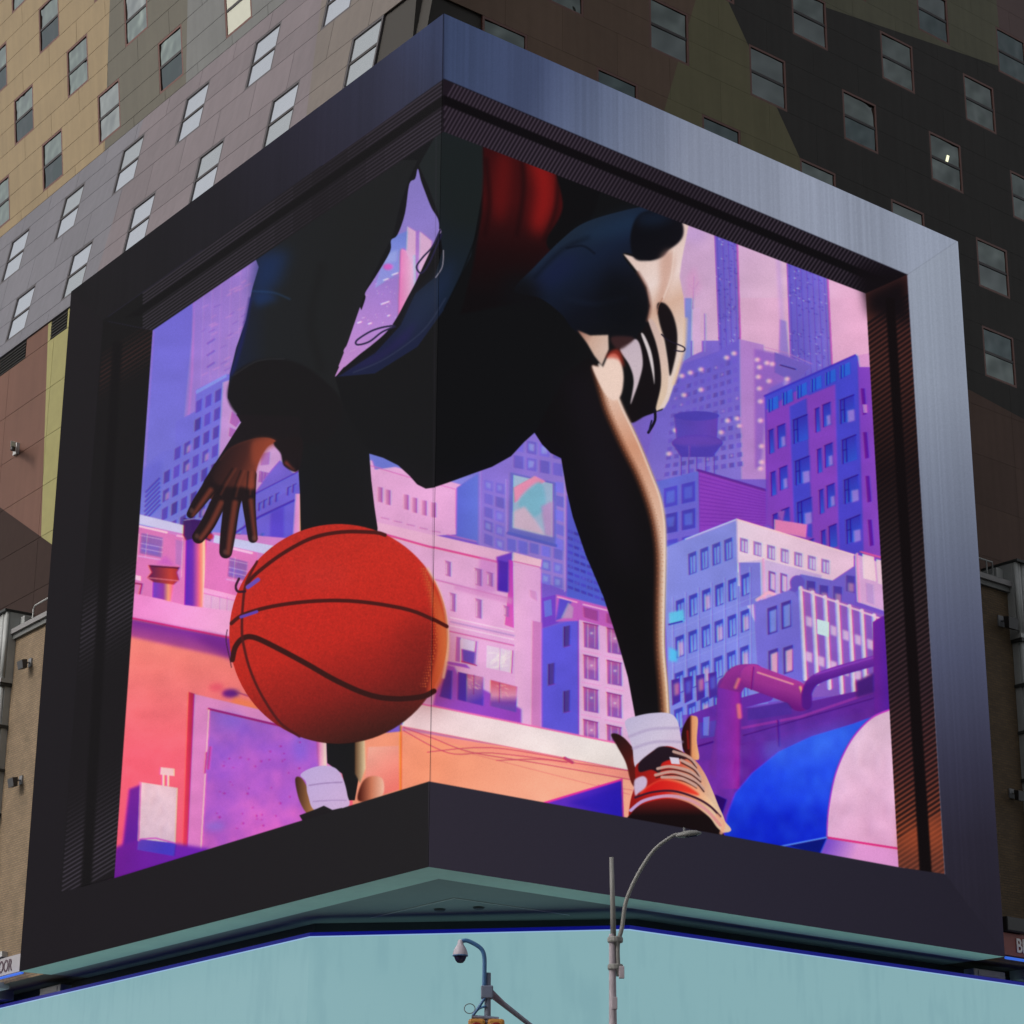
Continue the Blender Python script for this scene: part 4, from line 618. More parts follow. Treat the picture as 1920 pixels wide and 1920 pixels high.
def paint_border():
    # deep niche walls round the picture, then the metal-look band
    iT, iR, iRB, iB, iLB, iL = (828, 148), (1700, 517), (1772, 1640), (803, 1465), (112, 1672), (190, 599)
    pT, pR, pRB, pLB, pL = (828, 247), (1622, 552), (1685, 1627), (213, 1645), (283, 618)
    # ceiling right
    q = [iT, iR, pR, pT]; P(q, G((828, 200), (30, 23, 31), (1640, 540), (20, 15, 22)))
    base = cv.copy()
    for k in range(132):
        s = (k+.5)/126; x = 834+s*835
        if x > 1660: break
        a_ = toward(iT, VPR, x+12); b_ = toward(pT, VPR, x-34); fade = 1 if x < 1600 else max(0, (1660-x)/60)
        if x < 862: b_ = (a_[0]+(b_[0]-a_[0])*(x-820)/42, a_[1]+(b_[1]-a_[1])*(x-820)/42)
        c = np.interp(s, [0, .25, .5, .75, 1], [1, 1.05, .8, 1, .8]); S([a_, b_], 3.1, (66*c, 56*c, 68*c), .85*fade)
    m = cover(q, 0, 0, PW, PW, 2)[:, :, None]; cv[:] = base*(1-m)+cv*m
    # ceiling left
    P([iT, iL, pL, pT], G((828, 200), (28, 23, 29), (300, 560), (20, 19, 20)))
    for k in range(13):
        t = (k+.5)/13; a_ = (828-(2 if k < 6 else 6), 148+t*99); b_ = (300, 0); m_ = (a_[1], )
        s0 = toward((828, 148+t*99), VPL, 262+k*1.2); s1 = toward((828, 148+t*99), VPL, 700)
        f0 = toward((828, 148+t*99), VPL, 824)
        mid = toward((828, 148+t*99), VPL, 520)
        nseg = 16; prev = f0
        for q_ in range(1, nseg+1):
            X_ = 824-(824-265)*q_/nseg; cur_ = toward((828, 148+t*99), VPL, X_); tt = q_/nseg; v_ = .85-.6*math.exp(-((tt-.42)/.16)**2); S([prev, cur_], 2.4, (64, 57, 68), v_); prev = cur_
    P([(560, 250), (830, 120), (830, 290), (560, 420)], (22, 21, 22), .0)
    # groove in the ceilings
    P([(828, 178), toward((828, 178), VPR, 1690), (1668, 545), toward((828, 196), VPR, 1630), (828, 196)], (14, 11, 14), 1, 1); P([(828, 178), (828, 198), toward((828, 198), VPL, 260), toward((828, 178), VPL, 230)], (15, 13, 15), 1, 1)
    P([(1600, 500), (1700, 517), (1704, 590), (1622, 560)], (17, 12, 16), .9, 9)
    # right wall
    P([(1622, 552), (1700, 517), iRB, pRB], G((1650, 560), (70, 36, 34), (1720, 1640), (120, 62, 48), (.12, (84, 44, 38)), (.3, (34, 20, 20)), (.5, (52, 38, 40)), (.68, (62, 40, 46)), (.82, (96, 48, 44)), (.93, (150, 70, 44))))
    P([(1622, 552), (1700, 517), (1706, 610), (1626, 590)], (17, 12, 16), .95, 10)
    base = cv.copy()
    for k in range(118):
        y = 565+k*9.35; x0 = 1622+(y-552)*.0587; x1 = 1700+(y-517)*.0641
        S([(x0, y+46), (x1, y-10)], 4.6, (19, 14, 18), .82 if y < 1530 else .35, f=2)
    m = cover([(1622, 552), (1700, 517), iRB, pRB], 0, 0, PW, PW, 2)[:, :, None]; cv[:] = base*(1-m)+cv*m
    P([(1690, 1550), (1764, 1535), (1772, 1590), (1690, 1596)], (168, 76, 46), .5, 12)
    P([(1659, 560), (1676, 560), (1748, 1645), (1725, 1642)], (17, 11, 13), 1, 1.2)
    # left wall
    P([iL, pL, pLB, iLB], G((240, 600), (20, 18, 19), (150, 1660), (24, 20, 24)))
    base = cv.copy()
    for k in range(150):
        y = 620+k*8.6; x0 = 190-(y-599)*.0728; x1 = 283-(y-618)*.0682
        v = max(math.exp(-((y-1140)/60)**2)*.7, math.exp(-((y-1600)/100)**2)*.9, math.exp(-((y-660)/34)**2)*.5)
        if y+20 < 1665: S([(x0, y+42), (x1, y-18)], 2.8, (66, 60, 70) if y > 800 else (80, 44, 40), v)
    m = cover([iL, pL, pLB, iLB], 0, 0, PW, PW, 2)[:, :, None]; cv[:] = base*(1-m)+cv*m
    P([(208, 640), (226, 640), (170, 1662), (150, 1668)], (16, 13, 15), 1, 2)
    # band, lower
    o = dict(T=(828, 18), R=(1800, 450), RB=(1893, 1804), B=(803, 1632), LB=(28, 1830), L=(126, 540))
    P([iB, (1685, 1627), (1772, 1640), o['RB'], o['B']], G((820, 1540), (47, 43, 54), (1860, 1700), (36, 33, 45), (.5, (42, 39, 52))))
    P([iB, o['B'], o['LB'], iLB, (213, 1645)], G((100, 1700), (26, 22, 27), (790, 1540), (31, 29, 31)))
    P([o['T'], iT, iL, o['L']], G((828, 90), (58, 66, 96), (130, 560), (26, 24, 26), (.12, (50, 52, 72)), (.35, (40, 38, 52)), (.6, (29, 27, 33))))
    P([o['L'], iL, iLB, o['LB']], G((160, 560), (27, 24, 27), (90, 1750), (26, 22, 27)))
    P([o['T'], o['R'], iR, iT], G((828, 90), (62, 74, 106), (1760, 470), (146, 154, 172), (.18, (66, 76, 106)), (.32, (96, 106, 132)), (.5, (130, 137, 156)), (.7, (140, 147, 165))))
    P([iR, o['R'], o['RB'], iRB], G((1750, 460), (146, 154, 170), (1830, 1790), (36, 33, 45), (.2, (138, 146, 163)), (.4, (106, 113, 132)), (.58, (76, 80, 104)), (.74, (52, 51, 70)), (.84, (41, 38, 52)), (.92, (38, 35, 47))))
    # brushed streaks, following each face's uprights
    Y, X = np.mgrid[0:PW, 0:PW].astype(np.float32); ang = (X-VPZ[0])/(Y-VPZ[1])*14000
    nz = np.random.default_rng(5).random(4000).astype(np.float32); nz2 = blur2(np.random.default_rng(6).random((900, 1)).astype(np.float32), 1.2)[:, 0]
    i1 = (ang*.30+1500).astype(int) % 4000; i2 = (ang*.06+400).astype(int) % 900
    w = (nz[i1]-.5)*.07+(nz2[i2]-.5)*.16; w = w*(.6+.8*vnoise(PW, PW, 240, 60, 9)); w = blur2(w, .8)
    band = np.zeros((PW, PW), np.float32)
    for q in ([o['T'], o['R'], iR, iT], [iR, o['R'], o['RB'], iRB], [o['T'], iT, iL, o['L']]):
        band = np.maximum(band, cover(q, 0, 0, PW, PW, 1))
    cv[:] *= (1+(w*band)[:, :, None])
    S([(828, 18), (828, 148)], 1.6, (30, 34, 52), .6); S([(803, 1465), (803, 1640)], 1.4, (64, 60, 70), .6); S([(1700, 517), (1772, 1640)], 1.6, (150, 156, 186), .35); S([iT, iR], 2, (20, 18, 26), .6)
    S([o['R'], o['RB']], 4, (166, 172, 194), .3)

def paint_all():
    cv[:] = 20
    paint_city()
    lum = vnoise(PW, PW, 130, 170, 77)*.6+vnoise(PW, PW, 22, 30, 78)*.4; cv[:] *= (.93+.14*lum)[:, :, None]
    e = blur2(cv[..., 0], 1.1); cv[..., 0] = .35*cv[..., 0]+.65*np.roll(e, 2, 1); e = blur2(cv[..., 2], .9); cv[..., 2] = .4*cv[..., 2]+.6*np.roll(e, -2, 1)
    city = cv.copy(); paint_player()
    g = catmull(gap_mask(), True, 4); m = cover(g, 0, 0, PW, PW, 4)[:, :, None]; cv[:] = cv*(1-m)+city*m
    for q in ([(822, 432), (808, 462), (790, 482), (778, 500), (786, 512), (798, 500), (812, 470), (824, 440)], [(736, 610), (712, 614), (690, 622), (666, 638), (668, 646), (690, 640), (714, 622), (738, 612)]): S(q, 3.2, (34, 30, 60), .95, True)
    paint_shoe(); paint_ball()
    S([(815, 150), (812, 700), (806, 1465)], 1.5, (60, 52, 66), .3)
    glow = blur2(np.clip(cv-120, 0, 255)[::4, ::4], 6); glow = np.repeat(np.repeat(glow, 4, 0), 4, 1)
    pre = cv.copy(); cv[:] += blur2(glow, 3)*.075
    paint_border()
    sh = catmull([(1196, 1500), (1300, 1500), (1358, 1530), (1357, 1566), (1200, 1536)], True, 3)
    return cv
# ---------------------------------------------------------------- ground, road, pavement
M_asph = mat('asphalt', (.05, .05, .052), .9, nv=.2, ns=.8, bump=.3, bs=40)
M_conc = mat('concrete', (.3, .29, .27), .85, nv=.15, ns=1.2, bump=.2, bs=30)
M_paint = mat('road_paint', (.75, .75, .72), .6, nv=.1, ns=3)
g = MB(); g.face([(-900, -900, 0), (900, -900, 0), (900, 900, 0), (-900, 900, 0)]); tag(g.build('ground', M_asph), kind='structure')
g = MB(); pv = [CX+RH*120+NR*5, CX+(NL+NR).normalized()*6, CX+LH*120+NL*5, CX+LH*120-NL*30, CX+RH*120-NR*30]
g.prism([Vector((p.x, p.y, 0)) for p in pv], Z*0, Z*.15); tag(g.build('pavement', M_conc), kind='structure')
g = MB()
for k in range(9): x = -14+k*3.2; g.face([(x, 30, .006), (x+1.2, 30, .006), (x+1.2, 36, .006), (x, 36, .006)])
tag(g.build('crosswalk_markings', M_paint), kind='structure')
g = MB(); g.prism([(-12, 4, 0), (12, 4, 0), (12, -26, 0), (-12, -26, 0)], Z*0, Z*.14); g.prism([(-4, 40.5, 0), (5, 40.5, 0), (5, 35, 0), (-4, 35, 0)], Z*0, Z*.14); tag(g.build('pavement_island', M_conc), kind='structure')

# ---------------------------------------------------------------- big corner screen
paint_all()
cv[:] = blur2(cv, .62)
nzz = np.random.default_rng(3).normal(0, 1, (PW, PW, 1)).astype(np.float32); cv[:] *= 1+.018*nzz
cvl = np.clip(cv, 0, 255)/255.
def homog(src, dst):                      # src (u,v) -> dst (x,y)
    A = []; b = []
    for (u, v), (x, y) in zip(src, dst): A += [[u, v, 1, 0, 0, 0, -u*x, -v*x], [0, 0, 0, u, v, 1, -u*y, -v*y]]; b += [x, y]
    h = np.linalg.solve(np.array(A, float), np.array(b, float)); return np.append(h, 1).reshape(3, 3)
def face_image(name, H, w, h):
    V, U = np.mgrid[0:h, 0:w]; u = (U+.5)/w; v = (V+.5)/h
    d = H[2, 0]*u+H[2, 1]*v+H[2, 2]; x = (H[0, 0]*u+H[0, 1]*v+H[0, 2])/d; y = (H[1, 0]*u+H[1, 1]*v+H[1, 2])/d
    x = np.clip(x-.5, 0, PW-1.001); y = np.clip(y-.5, 0, PW-1.001); xi = x.astype(int); yi = y.astype(int); fx = (x-xi)[..., None]; fy = (y-yi)[..., None]
    c = cvl[yi, xi]*(1-fx)*(1-fy)+cvl[yi, xi+1]*fx*(1-fy)+cvl[yi+1, xi]*(1-fx)*fy+cvl[yi+1, xi+1]*fx*fy
    im = bpy.data.images.new(name, w, h, alpha=False); buf = np.ones((h, w, 4), np.float32); buf[..., :3] = c
    im.pixels.foreach_set(buf.ravel()); im.update(); im.pack(); return im
HLm = homog([(0, 0), (1, 0), (1, 1), (0, 1)], [(803, 1625), (35, 1820), (130, 545), (828, 25)])
HRm = homog([(0, 0), (1, 0), (1, 1), (0, 1)], [(803, 1625), (1885, 1795), (1795, 455), (828, 25)])
def screen_mat(name, im):
    m = bpy.data.materials.new(name); m.use_nodes = True; nt = m.node_tree; b = nt.nodes['Principled BSDF']
    b.inputs['Base Color'].default_value = (.004, .004, .0045, 1); b.inputs['Roughness'].default_value = .8; b.inputs['Specular IOR Level'].default_value = .03
    t = nt.nodes.new('ShaderNodeTexImage'); t.image = im; t.interpolation = 'Linear'; t.extension = 'EXTEND'; nt.links.new(t.outputs[0], b.inputs['Emission Color']); b.inputs['Emission Strength'].default_value = .92
    return m
M_SL = screen_mat('screen_left_face', face_image('picture_left_face', HLm, 1300, 1700)); M_SR = screen_mat('screen_right_face', face_image('picture_right_face', HRm, 1500, 1700))
IL, IR = np.linalg.inv(HLm), np.linalg.inv(HRm)
def uvof(p, left):
    q = (IL if left else IR) @ np.array([p[0], p[1], 1.]); return q[0]/q[2], q[1]/q[2]
CORN = line((803, 1625), (828, 25))
def on_screen(name, polys, off, parent, bottom=False):   # flat areas of the picture, each on the screen face it is shown on
    me = bpy.data.meshes.new(name); vs_, fs, uvs, mi = [], [], [], []
    org = wloc(parent)
    for poly in polys:
        for left in (True, False):
            a, b, c = CORN; sgn = 1 if (a*0+b*1000-c > 0) == left else -1
            bm = bmesh.new(); vv = [bm.verts.new((p[0], p[1], 0)) for p in poly]; bm.faces.new(vv); bmesh.ops.triangulate(bm, faces=bm.faces[:])
            nrm = Vector((a, b, 0)).normalized(); pt = Vector((803, 1625, 0))
            bmesh.ops.bisect_plane(bm, geom=bm.verts[:]+bm.edges[:]+bm.faces[:], plane_co=pt, plane_no=nrm*sgn, clear_inner=True)
            for f in bm.faces:
                k = len(vs_)
                for v in f.verts:
                    u, w = uvof((v.co.x, v.co.y), left); u = min(max(u, 0), 1); w = min(max(w, 0), 1)
                    vs_.append((FL if left else FR_)(u*(WL if left else WR), off, SB+w*(ST-SB))-org); uvs.append((u, w))
                fs.append(list(range(k, k+len(f.verts)))); mi.append(0 if left else 1)
            bm.free()
    me.from_pydata([tuple(v) for v in vs_], [], fs); ul = me.uv_layers.new(name='uv')
    for lp in me.loops: ul.data[lp.index].uv = uvs[lp.vertex_index]
    me.materials.append(M_SL); me.materials.append(M_SR)
    for p, i in zip(me.polygons, mi): p.material_index = i
    o = bpy.data.objects.new(name, me); COL.objects.link(o); o.parent = parent; return o
M_met3_ = mat('joint_black', (.006, .006, .007), 1, spec=0)
scr = empty('corner_video_screen', CX+Z*SB, 'huge two sided corner video screen showing a dribbling basketball player in a metal frame', 'video screen')
M_house = mat('housing_dark', (.03, .03, .034), .6, nv=.1); M_lip = mat('soffit_lip_grey', (.62, .88, .76), .55, nv=.08, ns=.7, rnd=.03); M_soff = mat('soffit_grey', (.22, .26, .245), .6, nv=.08, ns=.5)
Q0 = lambda d: CX-(NL+NR)*(d/(1+NL.dot(NR)))
h = MB(); HP = [Q0(.02), FL(WL, -.02, 0), FL(WL, -2.4, 0), FL(9, -2.4, 0), FR_(9, -2.4, 0), FR_(WR, -2.4, 0), FR_(WR, -.02, 0)]
h.v = []; n = len(HP)
h.face([p+Z*ST for p in HP])
for i in range(n): a_, b_ = HP[i], HP[(i+1) % n]; h.face([a_+Z*(SB+.02), b_+Z*(SB+.02), b_+Z*ST, a_+Z*ST])
h.build('housing', M_house, scr, fix=False)
OUT = [(828, 25), (1795, 455), (1885, 1795), (803, 1625), (35, 1820), (130, 545)]
IN = [(828, 148), (1700, 517), (1772, 1640), (803, 1465), (112, 1672), (190, 599)]
PIC = [(828, 247), (1622, 552), (1685, 1627), (803, 1465), (213, 1645), (283, 618)]
for nm, A_, B_ in (('frame_picture', OUT, IN), ('niche_picture', IN, PIC)):
    on_screen(nm, [[A_[i], A_[(i+1) % 6], B_[(i+1) % 6], B_[i]] if A_[i] != B_[i] and A_[(i+1) % 6] != B_[(i+1) % 6] else ([A_[i], A_[(i+1) % 6], B_[i]] if A_[(i+1) % 6] == B_[(i+1) % 6] else [A_[i], A_[(i+1) % 6], B_[(i+1) % 6]]) for i in range(6)], 0, scr)
city = on_screen('city_picture', [PIC], 0, scr)
ballp = [(633+205*math.cos(t), 1188+206*math.sin(t)) for t in np.linspace(0, 2*PI, 64, endpoint=False)]
on_screen('basketball_picture', [ballp], .008, scr)
PLAYER = [(480, 489), (640, 385), (780, 275), (828, 247), (1050, 332), (1283, 422), (1274, 520), (1282, 650), (1244, 766), (1228, 790), (1182, 796), (1204, 845), (1222, 890), (1238, 932), (1248, 1010), (1246, 1150), (1246, 1220), (1256, 1360), (1192, 1362), (1156, 1200), (1096, 1040), (1060, 920), (1050, 860), (1012, 830), (1000, 812), (956, 856), (880, 890), (796, 916), (744, 872), (690, 850), (700, 950), (706, 1000), (700, 1060), (600, 1060), (562, 1010), (556, 860), (552, 884), (530, 872), (520, 840), (500, 838), (482, 864), (474, 916), (481, 1008), (472, 1018), (462, 1010), (452, 940), (432, 1036), (420, 1047), (408, 1034), (414, 960), (372, 1018), (358, 1008), (384, 950), (355, 970), (347, 962), (396, 880), (448, 790), (442, 775), (424, 745), (430, 700), (470, 540)]
on_screen('player_picture', [PLAYER], .004, scr)
sh_ = [(1145, 1378), (1174, 1384), (1172, 1352), (1220, 1338), (1268, 1350), (1280, 1376), (1300, 1343), (1308, 1420), (1334, 1480), (1358, 1538), (1357, 1564), (1178, 1532), (1190, 1476), (1164, 1420)]
on_screen('shoe_picture', [sh_], .008, scr)
# underside: bright lip along the edge, soffit behind it
Q = lambda d: (FL(0, 0, 0)*0+CX-(NL+NR)*(d/(1+NL.dot(NR))))
M1 = lambda d, z: Vector((Q(d).x, Q(d).y, z))
for F, W_ in ((FL, WL), (FR_, WR)):
    s_ = MB(); s_.prism([M1(.022, SB+.002), F(W_, -.022, SB+.002), F(W_, -1.12, SB+.002), M1(1.12, SB+.002)], Z*0, Z*.012); s_.build('underside_lip', M_lip, scr)
s_ = MB(); s_.face([M1(1.0, SB+.015), FL(WL, -1.0, SB+.015), FL(WL, -2.4, SB+.015), FL(9, -2.4, SB+.015), FR_(9, -2.4, SB+.015), FR_(WR, -2.4, SB+.015), FR_(WR, -1.0, SB+.015)]); s_.build('soffit_panel', M_soff, scr, fix=False)
M_seam = mat('soffit_trim', (.6, .64, .62), .5)
for F, e in ((FL, 7.2), (FR_, 7.2)):
    s_ = MB(); s_.prism([M1(3.03, SB-.002), F(e, -3.03, SB-.002), F(e, -3.07, SB-.002), M1(3.07, SB-.002)], Z*0, Z*.014); s_.build('soffit_trim', M_seam, scr)
for u in (4.9, 4.6):
    F = FL if u > 4.8 else FR_; s_ = MB(); s_.lathe(F(u, -3.75, SB-.03), [(.001, 0), (.13, 0), (.16, .03)], 18); s_.build('downlight', M_house, scr)
s_ = MB(); s_.tube([FL(0, .012, SB), FL(0, .012, ST)],   .006, 6); s_.build('corner_joint', M_met3_, scr)

# ---------------------------------------------------------------- street level screen and the dark fascia over it
M_teal = mat('screen_pale_teal', (.02, .02, .02), .6, spec=.2)
nt = M_teal.node_tree; b = nt.nodes['Principled BSDF']; geo = nt.nodes.new('ShaderNodeNewGeometry')
n1 = nt.nodes.new('ShaderNodeTexNoise'); n1.inputs['Scale'].default_value = .55; n1.inputs['Detail'].default_value = 4; nt.links.new(geo.outputs['Position'], n1.inputs['Vector'])
mp = nt.nodes.new('ShaderNodeMapping'); mp.inputs['Scale'].default_value = (3, 3, .5); nt.links.new(geo.outputs['Position'], mp.inputs[0]); n2 = nt.nodes.new('ShaderNodeTexNoise'); n2.inputs['Scale'].default_value = 1.1; nt.links.new(mp.outputs[0], n2.inputs['Vector'])
mm = nt.nodes.new('ShaderNodeMath'); mm.operation = 'ADD'; nt.links.new(n1.outputs[0], mm.inputs[0]); nt.links.new(n2.outputs[0], mm.inputs[1])
cr_ = nt.nodes.new('ShaderNodeValToRGB'); nt.links.new(mm.outputs[0], cr_.inputs[0]); cr_.color_ramp.elements[0].position = .72; cr_.color_ramp.elements[1].position = 1.28
cr_.color_ramp.elements[0].color = (*lin(126, 166, 173), 1); cr_.color_ramp.elements[1].color = (*lin(131, 171, 177), 1); nt.links.new(cr_.outputs[0], b.inputs['Emission Color']); b.inputs['Emission Strength'].default_value = 1.0
low = empty('street_level_screen', CX+Z*4-NR*3, 'wide pale teal screen with a chamfered corner under the corner video screen', 'video screen')
TZ, BZ = 11.4, 3.6
pts = [FL(40, -1.65, 0), FL(8.03, -1.65, 0), FR_(7.72, -1.25, 0), FR_(40, -1.1, 0)]
for i in range(3):
    a_, b_ = pts[i], pts[i+1]; d_ = (b_-a_).normalized()*.008
    s_ = MB(); nn = (b_-a_).cross(Z).normalized(); nn = nn if nn.dot(-a_) > 0 else -nn
    s_.prism([a_+d_+Z*BZ, b_-d_+Z*BZ, b_-d_+Z*TZ, a_+d_+Z*TZ], nn*0, nn*-.3); s_.build('display_face', M_teal, low)
M_blue = mat('led_blue_deep', (.01, .01, .05), .5, emit=(.001, .002, .16), es=1); M_blue2 = mat('led_blue_bright', (.02, .05, .2), .5, emit=(.03, .12, .62), es=1); M_rim = mat('led_rim_pale', (.1, .1, .1), .5, emit=lin(140, 176, 214), es=1)
for i in range(3):
    a_, b_ = pts[i], pts[i+1]; nn = (b_-a_).cross(Z).normalized(); nn = nn if nn.dot(-a_) > 0 else -nn
    s_ = MB(); s_.prism([a_+Z*(TZ+.03), b_+Z*(TZ+.03), b_+Z*(TZ+.13), a_+Z*(TZ+.13)], nn*.02, nn*-.3); s_.build('led_edge', M_blue, low)
    s_ = MB(); s_.prism([a_+Z*TZ, b_+Z*TZ, b_+Z*(TZ+.028), a_+Z*(TZ+.028)], nn*.012, nn*-.25); s_.build('rim', M_rim, low)
s_ = MB(); bk = [FL(40, -2.0, 0), FL(9.0, -2.2, 0), FR_(8.8, -1.9, 0), FR_(40, -1.5, 0), FR_(40, -3.2, 0), FL(40, -3.2, 0)]; s_.prism([p for p in bk], Z*3.4, Z*(TZ+.02)); s_.build('cabinet', M_house, low)
M_black = mat('fascia_black', (.022, .022, .024), .8, nv=.2, ns=.6)
fa = empty('fascia_wall', FL(9, -3, 0), 'black recessed fascia between the pale teal screen and the underside above', 'wall')
s_ = MB(); ps = [FL(40, -2.38, 0), FL(9, -2.38, 0), FR_(9, -2.38, 0), FR_(40, -2.38, 0)]
for i in range(3):
    s_ = MB(); s_.face([ps[i]+Z*10.5, ps[i+1]+Z*10.5, ps[i+1]+Z*(SB+.014), ps[i]+Z*(SB+.014)]); s_.build('fascia_board', M_black, fa, fix=False)
s_ = MB(); s_.prism([FL(40, -3, 0), FL(7.5, -3, 0), FR_(7.5, -2.2, 0), FR_(40, -2.2, 0), FR_(40, -14, 0), FL(40, -14, 0)], Z*.1, Z*3.4); s_.build('shopfront_base', mat('shopfront_dark', (.06, .06, .065), .4, nv=.2), fa)

# ---------------------------------------------------------------- hotel tower
PC = dict(
    tan=mat('panel_tan', (.285, .205, .105), .6, nv=.085, ns=.5, rnd=.035, streak=.10), olive_grey=mat('panel_olive_grey', (.108, .097, .07), .6, nv=.085, ns=.5, rnd=.03, streak=.09), blue_grey=mat('panel_blue_grey', (.15, .152, .147), .6, nv=.085, ns=.5, rnd=.03, streak=.09),
    lilac=mat('panel_lilac', (.162, .128, .138), .42, nv=.085, ns=.4, rnd=.09, streak=.10, bump=1, bs=.55), lilac_blue=mat('panel_lilac_blue', (.145, .137, .158), .42, nv=.085, ns=.4, rnd=.07, streak=.10, bump=1, bs=.55), warm_grey=mat('panel_warm_grey', (.15, .12, .10), .42, nv=.085, ns=.4, rnd=.07, streak=.10, bump=1, bs=.55),
    brown=mat('panel_brown', (.16, .105, .075), .7, spec=.2, nv=.085, ns=.5, rnd=.05, streak=.10), olive=mat('panel_olive', (.175, .16, .09), .7, spec=.2, nv=.085, ns=.5, rnd=.04, streak=.10), char=mat('panel_charcoal', (.052, .049, .046), .75, spec=.15, nv=.06, ns=.5, rnd=.02, streak=.10),
    olive2=mat('panel_olive_dark', (.15, .145, .098), .7, spec=.2, nv=.085, ns=.5, rnd=.04, streak=.10), redb=mat('panel_red_brown', (.115, .062, .055), .6, nv=.085, ns=.5, rnd=.04), rust=mat('panel_rust', (.16, .078, .056), .7, spec=.25, nv=.08, ns=.3, rnd=.03, streak=.08), lime=mat('panel_lime', (.30, .27, .09), .6, nv=.085, rnd=.03), dkb2=mat('panel_umber', (.125, .078, .062), .75, spec=.2, nv=.09, ns=.5, rnd=.06, streak=.1), dkb=mat('panel_dark_brown', (.046, .028, .024), .8, spec=.12, nv=.08, rnd=.04))
PN = list(PC); PM = [PC[k] for k in PN]; ix = {k: i for i, k in enumerate(PN)}
M_back = mat('joint_dark', (.05, .045, .04), .9); M_frame = mat('window_frame_rust', (.135, .05, .035), .5); M_rail = mat('window_rail_dark', (.03, .022, .022), .5); M_fr2 = mat('window_frame_dark', (.07, .06, .065), .5)
def glass(name, col, rough=.06, wav=.0, sc=1.3, metal=1.):
    m = mat(name, col, rough, metal, .5); nt = m.node_tree; b = nt.nodes['Principled BSDF']
    if wav:
        geo = nt.nodes.new('ShaderNodeNewGeometry'); oi = nt.nodes.new('ShaderNodeObjectInfo'); ad = nt.nodes.new('ShaderNodeVectorMath'); ad.operation = 'ADD'; mu = nt.nodes.new('ShaderNodeMath'); mu.operation = 'MULTIPLY'; mu.inputs[1].default_value = 40
        nt.links.new(oi.outputs['Random'], mu.inputs[0]); nt.links.new(geo.outputs['Position'], ad.inputs[0]); nt.links.new(mu.outputs[0], ad.inputs[1])
        n = nt.nodes.new('ShaderNodeTexNoise'); n.inputs['Scale'].default_value = sc; n.inputs['Detail'].default_value = 1.2; nt.links.new(ad.outputs[0], n.inputs['Vector'])
        bp = nt.nodes.new('ShaderNodeBump'); bp.inputs['Strength'].default_value = 1; bp.inputs['Distance'].default_value = wav; nt.links.new(n.outputs[0], bp.inputs['Height']); nt.links.new(bp.outputs[0], b.inputs['Normal'])
    return m
G_sky = glass('glass_reflecting_sky', (.9, .92, .95), .15, .004); G_tan = glass('glass_green_grey', (.27, .31, .28), .06, .12, 1.3); G_dark = glass('glass_dark_wavy', (.12, .137, .128), .04, .2, .95); G_dark2 = glass('glass_dark_clear', (.125, .14, .135), .05, .14, .8); G_skyd = glass('glass_sky_dull', (.72, .74, .73), .18, .004); G_tan2 = glass('glass_grey_pale', (.36, .38, .36), .08, .1, 1.2); G_blk = glass('glass_black', (.08, .10, .10), .05, .1, 1.2)
M_blind = mat('blind_cream', (.62, .62, .52), .8, nv=.04)
tower = empty('hotel_tower', CX-NR*12-NL*8, 'panel clad hotel tower in tan, lilac, olive and charcoal behind the corner video screen', 'building')
NW = [0]
def window(F, u0, v0, w, h, frm, gl, ext=0, sash=.5):
    if not seen([F(u0, 0, v0), F(u0+w, 0, v0), F(u0+w, 0, v0+h), F(u0, 0, v0+h)], 260): return
    s = MB(); t = .085; d0, d1 = -.07, -.004
    s.fbox(F, u0, u0+t, d0, d1, v0, v0+h); s.fbox(F, u0+w-t, u0+w, d0, d1, v0, v0+h); s.fbox(F, u0+t, u0+w-t, d0, d1, v0, v0+t); s.fbox(F, u0+t, u0+w-t, d0, d1, v0+h-t, v0+h)
    s.fbox(F, u0+t, u0+w-t, d0, d1-.012, v0+h*sash-.05, v0+h*sash+.05, 1)
    o = s.build('window', [frm, M_rail], tower)
    for a, b_ in ((t, h*sash-.04), (h*sash+.04, h-t)):
        p = MB(); g_ = gl if not isinstance(gl, (list, tuple)) else random.choice(gl); p.fbox(F, u0+t, u0+w-t, -.06, -.04, v0+a, v0+b_); p.build('pane', g_, o)
    NW[0] += 1; return o
NP = [0]
def panels(F, cells, tree, limit=None, thick=.05, gap=None):
    gap = (.0035 if F is RT else .009) if gap is None else gap
    for (u0, u1, v0, v1) in cells:
        if u1-u0 < .1 or v1-v0 < .1: continue
        pts = [(u0+gap, v0+gap), (u1-gap, v0+gap), (u1-gap, v1-gap), (u0+gap, v1-gap)]
        if limit: pts = clip(pts, *limit)
        if area(pts) < .02 or not seen([F(u, 0, v) for u, v in pts], 200): continue
        out = []; bsp(pts, tree, out); s = MB()
        for poly, mi in out: s.prism([F(u, 0, v) for u, v in poly], F.ey*-thick, F.ey*0, out.index((poly, mi)))
        s.build('wall_panel', [PM[mi] for _, mi in out], tower); NP[0] += 1
